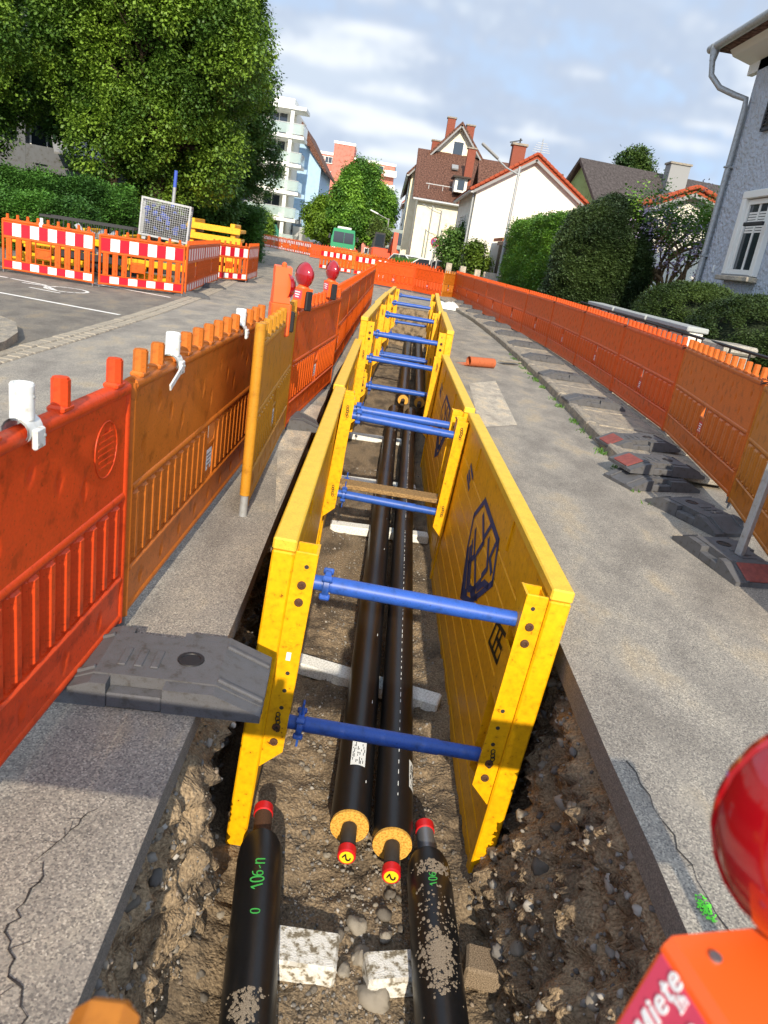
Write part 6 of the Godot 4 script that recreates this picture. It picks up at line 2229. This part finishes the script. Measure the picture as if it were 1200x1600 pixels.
# a clipped hedge: outline seen from above, leaves on its skin
func hedge(called: String, label: String, at: Vector3, s: Vector3, turn: float, n: int, m: Material, lo: Color, hi: Color, sd: int, kind := "small", rough := 0.06, size := 1.0, group := "") -> Node3D:
	rng.seed = sd
	var t := thing(called, label, "hedge", at, turn, group)
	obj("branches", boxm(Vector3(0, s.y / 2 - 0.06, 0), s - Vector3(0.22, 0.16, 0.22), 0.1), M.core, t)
	var pts := PackedVector3Array()
	var ax := s.y * s.z
	var ay := s.x * s.z
	var az := s.x * s.y
	for k in n:
		var q := rng.randf() * (ax + ay + az)
		var p := Vector3(rng.randf_range(-0.5, 0.5), rng.randf_range(0.0, 1.0), rng.randf_range(-0.5, 0.5))
		if q < ax:
			p.x = 0.5 * (1.0 if rng.randf() < 0.5 else -1.0)
		elif q < ax + ay:
			p.y = 1.0
		else:
			p.z = 0.5 * (1.0 if rng.randf() < 0.5 else -1.0)
		p *= s
		var nn := Vector3(noise_a.get_noise_3dv(p * 14.0), noise_a.get_noise_3dv(p * 14.0 + Vector3(50, 0, 0)), noise_a.get_noise_3dv(p * 14.0 + Vector3(0, 50, 0))) * rough * 3.0
		p += nn + Vector3(rng.randfn(), rng.randfn(), rng.randfn()) * rough * 0.6
		if noise_b.get_noise_3dv(p * 12.0) < -0.36:
			continue
		pts.append(p)
	foliage(t, pts, kind, m, lo, hi, 0.8 * size, 1.3 * size)
	return t

func ball_bush(called: String, label: String, at: Vector3, r: Vector3, n: int, kind: String, m: Material, lo: Color, hi: Color, sd: int, rough := 0.05, size := 1.0, group := "", flat_top := 0.0) -> Node3D:
	rng.seed = sd
	var t := thing(called, label, "bush", at, 0.0, group)
	var core := MB.new()
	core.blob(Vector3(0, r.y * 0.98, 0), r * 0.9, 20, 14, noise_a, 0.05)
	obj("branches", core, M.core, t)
	var pts := PackedVector3Array()
	for k in n:
		var d := Vector3(rng.randfn(), rng.randfn(), rng.randfn()).normalized()
		var sq := pow(pow(absf(d.x), 2.5) + pow(absf(d.y), 2.5) + pow(absf(d.z), 2.5), -1.0 / 2.5)
		var p := d * r * sq
		var f := 1.0 + rough * 2.5 * noise_a.get_noise_3dv(p * 11.0 + Vector3(sd, 0, 0)) + rng.randfn() * rough * 0.5
		p *= f
		if noise_b.get_noise_3dv(p * 13.0 + Vector3(sd, 0, 0)) < -0.36:
			continue
		pts.append(p + Vector3(0, r.y, 0))
	foliage(t, pts, kind, m, lo, hi, 0.8 * size, 1.3 * size)
	return t

func crown(c: Vector3, r: Vector3, n: int, sd: int, sub := 0.42) -> Array:
	rng.seed = sd
	var out := []
	for k in n:
		var d := Vector3(rng.randfn(), rng.randfn(), rng.randfn()).normalized()
		var f := 0.45 + 0.4 * rng.randf()
		out.append([c + d * r * f, r * sub * rng.randf_range(0.7, 1.15)])
	return out

func cone_crown(blobs: Array, mid: float, ry: float) -> Array:
	for b in blobs:
		var f := 1.0 - 0.42 * clampf((b[0].y - mid) / ry, -0.2, 1.0)
		b[0].x *= f
		b[0].z *= f
	return blobs

func make_plants() -> void:
	var lo := Color(0.40, 0.55, 0.36)
	var hi := Color(1.4, 1.38, 0.8)
	var g := "large leafy trees in the row on the left"
	tree("lime_tree", "big light green lime tree, its high crown cut off by the top edge", Vector3(-8.5, 0.1, -29.0), 4.2, 0.3, crown(Vector3(0, 7.2, 0), Vector3(4.0, 5.6, 3.8), 75, 5, 0.25), 32000, "broad", M.leaf, lo, hi, 5, M.bark, g, 0.82)
	tree("lime_tree", "light green lime tree at the left edge, nearest the grey flats", Vector3(-15.6, 0.1, -27.0), 3.4, 0.28, crown(Vector3(0, 6.6, 0), Vector3(4.2, 5.0, 3.8), 70, 6, 0.25), 29000, "broad", M.leaf, lo, hi, 6, M.bark, g, 0.82)
	tree("dark_tree", "darker dense tree behind the yellow plates at the right end of the left row", Vector3(-8.9, 0.1, -37.0), 2.2, 0.3, crown(Vector3(0, 6.0, 0), Vector3(3.5, 5.3, 3.4), 65, 7, 0.26), 21000, "broad", M.leaf_dark, lo, hi, 7, M.bark, g, 1.0)
	tree("dark_tree", "dark tree farther up the street, just left of the balcony flats", Vector3(-13.2, 0.1, -56.0), 2.4, 0.3, crown(Vector3(0, 6.4, 0), Vector3(3.3, 5.4, 3.3), 20, 8), 8000, "broad", M.leaf_dark, lo, hi, 8, M.bark, g, 1.6)
	tree("dark_tree", "dark tree behind the light lime trees, in front of the grey flats", Vector3(-13.0, 0.1, -37.5), 3.6, 0.3, crown(Vector3(0, 8.8, 0), Vector3(5.6, 4.6, 4.0), 20, 9), 8000, "broad", M.leaf_dark, lo, hi, 9, M.bark, g, 1.5)
	tree("round_tree", "rounded green tree standing in the street axis in front of the red tower block", Vector3(-3.0, 0, -83.0), 2.5, 0.3, cone_crown(crown(Vector3(0, 5.7, 0), Vector3(3.6, 4.2, 3.4), 64, 12, 0.26), 5.7, 4.2), 14000, "broad", M.leaf_mid, lo, hi, 12, M.bark, "", 1.5)
	tree("light_tree", "yellow-green young tree at the left foot of the round tree", Vector3(-7.0, 0, -86.0), 1.6, 0.15, crown(Vector3(0, 3.6, 0), Vector3(2.2, 2.4, 2.0), 12, 13), 2600, "broad", M.leaf, Color(0.7, 0.8, 0.3), Color(1.5, 1.5, 0.7), 13, M.bark, "", 1.8)
	tree("bare_shrub", "thin half-bare shrub behind the excavator", Vector3(-0.75, 0, -62.5), 1.2, 0.08, crown(Vector3(0, 2.7, 0), Vector3(1.0, 1.2, 0.9), 9, 14), 330, "broad", M.leaf_dark, Color(0.9, 0.7, 0.5), Color(1.4, 1.2, 0.9), 14, M.bark_pale, "", 1.2)
	tree("silver_bush", "grey-green bushy tree in front of the cream house, above the barriers", Vector3(3.45, 0.1, -40.5), 1.0, 0.09, crown(Vector3(0, 2.2, 0), Vector3(0.95, 1.35, 0.9), 14, 15), 1500, "broad", M.leaf_dark, Color(0.6, 0.7, 0.55), Color(1.9, 1.8, 1.4), 15, M.bark_pale, "", 0.9)
	tree("small_bush", "small light leafed bush in front of the white gable", Vector3(4.25, 0.1, -37.2), 0.95, 0.06, crown(Vector3(0, 1.75, 0), Vector3(0.85, 0.75, 0.7), 10, 16), 650, "broad", M.leaf, Color(0.6, 0.65, 0.35), Color(1.3, 1.2, 0.8), 16, M.bark_pale, "", 0.8)
	tree("conifer", "dark pine top rising behind the green house's roof", Vector3(16.6, 0, -58.0), 5.0, 0.2, crown(Vector3(0, 8.2, 0), Vector3(1.5, 2.6, 1.5), 12, 17), 1500, "needle", M.yew, lo, hi, 17, M.bark, "", 4.0)
	hedge("tall_hedge", "tall clipped green hedge in front of the white gable and its street lamp", Vector3(5.95, 0.1, -27.0), Vector3(2.5, 3.15, 8.4), 0.0, 15000, M.leaf_mid, Color(0.5, 0.6, 0.4), Color(1.2, 1.25, 0.75), 20, "small", 0.07, 1.5)
	ball_bush("yew_bush", "huge dark rounded yew standing as high as the house windows", Vector3(5.45, 0.1, -20.2), Vector3(1.12, 1.76, 1.15), 18000, "needle", M.yew, Color(0.35, 0.42, 0.34), Color(0.95, 0.92, 0.66), 21, 0.06, 0.95)
	g = "round clipped hedges in front of the grey house"
	ball_bush("round_hedge", "round clipped hedge below the wisteria, the left of the two", Vector3(6.0, 0.1, -14.9), Vector3(1.05, 0.9, 1.1), 11000, "small", M.yew, Color(0.6, 0.65, 0.4), Color(1.35, 1.25, 0.85), 22, 0.03, 0.75, g)
	ball_bush("round_hedge", "round dark hedge behind the concrete pillar, at the right edge", Vector3(6.0, 0.05, -12.2), Vector3(0.95, 0.88, 1.15), 10000, "small", M.yew, Color(0.5, 0.55, 0.4), Color(1.0, 0.95, 0.75), 23, 0.03, 0.75, g)
	hedge("long_hedge", "long dark hedge under the big trees on the left", Vector3(-15.0, 0.1, -27.2), Vector3(12.6, 1.85, 1.6), -0.16, 20000, M.hedge, Color(0.3, 0.4, 0.28), Color(0.85, 0.95, 0.6), 24, "small", 0.16, 1.7)
	hedge("low_hedge", "lower hedge in front of the long one at the left edge", Vector3(-14.6, 0.1, -24.4), Vector3(11.4, 1.25, 1.4), -0.16, 13000, M.hedge, Color(0.35, 0.45, 0.3), Color(0.95, 1.05, 0.65), 25, "small", 0.12, 1.6)
	hedge("far_hedge", "dark hedge running up the street below the left trees", Vector3(-9.6, 0.1, -50.0), Vector3(2.2, 2.2, 20.0), 0.20, 9000, M.hedge, Color(0.35, 0.45, 0.3), Color(1.0, 1.1, 0.7), 26, "small", 0.12, 2.6)
	hedge("green_verge", "low green hedge along the foot of the cream house", Vector3(2.6, 0.0, -57.0), Vector3(3.4, 0.95, 3.0), 0.3, 2600, M.leaf_mid, Color(0.7, 0.8, 0.5), Color(1.2, 1.3, 0.8), 27, "small", 0.08, 2.0)
	ball_bush("light_bush", "pale green bush in front of the balcony flats", Vector3(-14.3, 0, -85.5), Vector3(1.6, 1.7, 1.2), 1500, "broad", M.leaf, Color(0.7, 0.8, 0.5), Color(1.4, 1.4, 0.8), 28, 0.1, 1.6)
	# wisteria on its bare tangled stems
	rng.seed = 31
	var t := thing("wisteria", "tangled bare wisteria stems with lilac flowers between the yew and the grey house", "climbing plant", Vector3(6.85, 0.1, -20.0))
	t.scale = Vector3(1.15, 1.35, 1.15)
	for k in 34:
		var a := Vector3(rng.randf_range(-0.85, 0.9), 0.0, rng.randf_range(-0.4, 0.4))
		var b := Vector3(rng.randf_range(-0.9, 1.1), rng.randf_range(1.2, 2.2), rng.randf_range(-0.5, 0.5))
		var c := Vector3(rng.randf_range(-1.0, 1.2), rng.randf_range(1.5, 2.6), rng.randf_range(-0.5, 0.5))
		var p := []
		for q in 9:
			var f := q / 8.0
			p.append(a.lerp(b, f).lerp(b.lerp(c, f), f) + Vector3(sin(f * 9.0 + k), 0, cos(f * 8.0 + k)) * 0.07)
		obj("stem", tubem(p, rng.randf_range(0.012, 0.045), 6), M.bark_pale, t)
	obj("trellis_post", boxm(Vector3(0.85, 1.0, 0.2), Vector3(0.07, 2.0, 0.07)), M.trim_grey, t)
	var pts := PackedVector3Array()
	for k in 600:
		pts.append(Vector3(rng.randf_range(-1.0, 1.3), 2.15 + rng.randfn() * 0.22 + 0.35 * sin(rng.randf() * PI), rng.randf_range(-0.6, 0.6)))
	foliage(t, pts, "small", M.leaf_mid, Color(0.6, 0.7, 0.4), Color(1.3, 1.2, 0.8), 1.0, 1.8)
	pts = PackedVector3Array()
	for k in 240:
		var x := rng.randf_range(-1.0, 1.35)
		pts.append(Vector3(x, (2.15 if x < 0.9 else 1.6) + rng.randfn() * 0.28, rng.randf_range(-0.3, 0.65)))
	foliage(t, pts, "small", M.lilac, Color(0.7, 0.7, 0.8), Color(1.5, 1.5, 1.5), 0.9, 1.6, "flowers")

func _ready() -> void:
	stage()
	noise_a.seed = 1
	noise_a.frequency = 0.08
	noise_a.fractal_octaves = 3
	noise_b.seed = 2
	noise_b.frequency = 0.1
	noise_b.fractal_octaves = 3
	rng.seed = 1
	make_materials()
	make_ground()
	make_trench_boxes()
	make_pipes()
	make_supports()
	make_stones()
	make_barriers()
	make_feet()
	make_lamps()
	make_street_things()
	make_buildings()
	make_garden_edges()
	make_vehicles()
	make_plants()
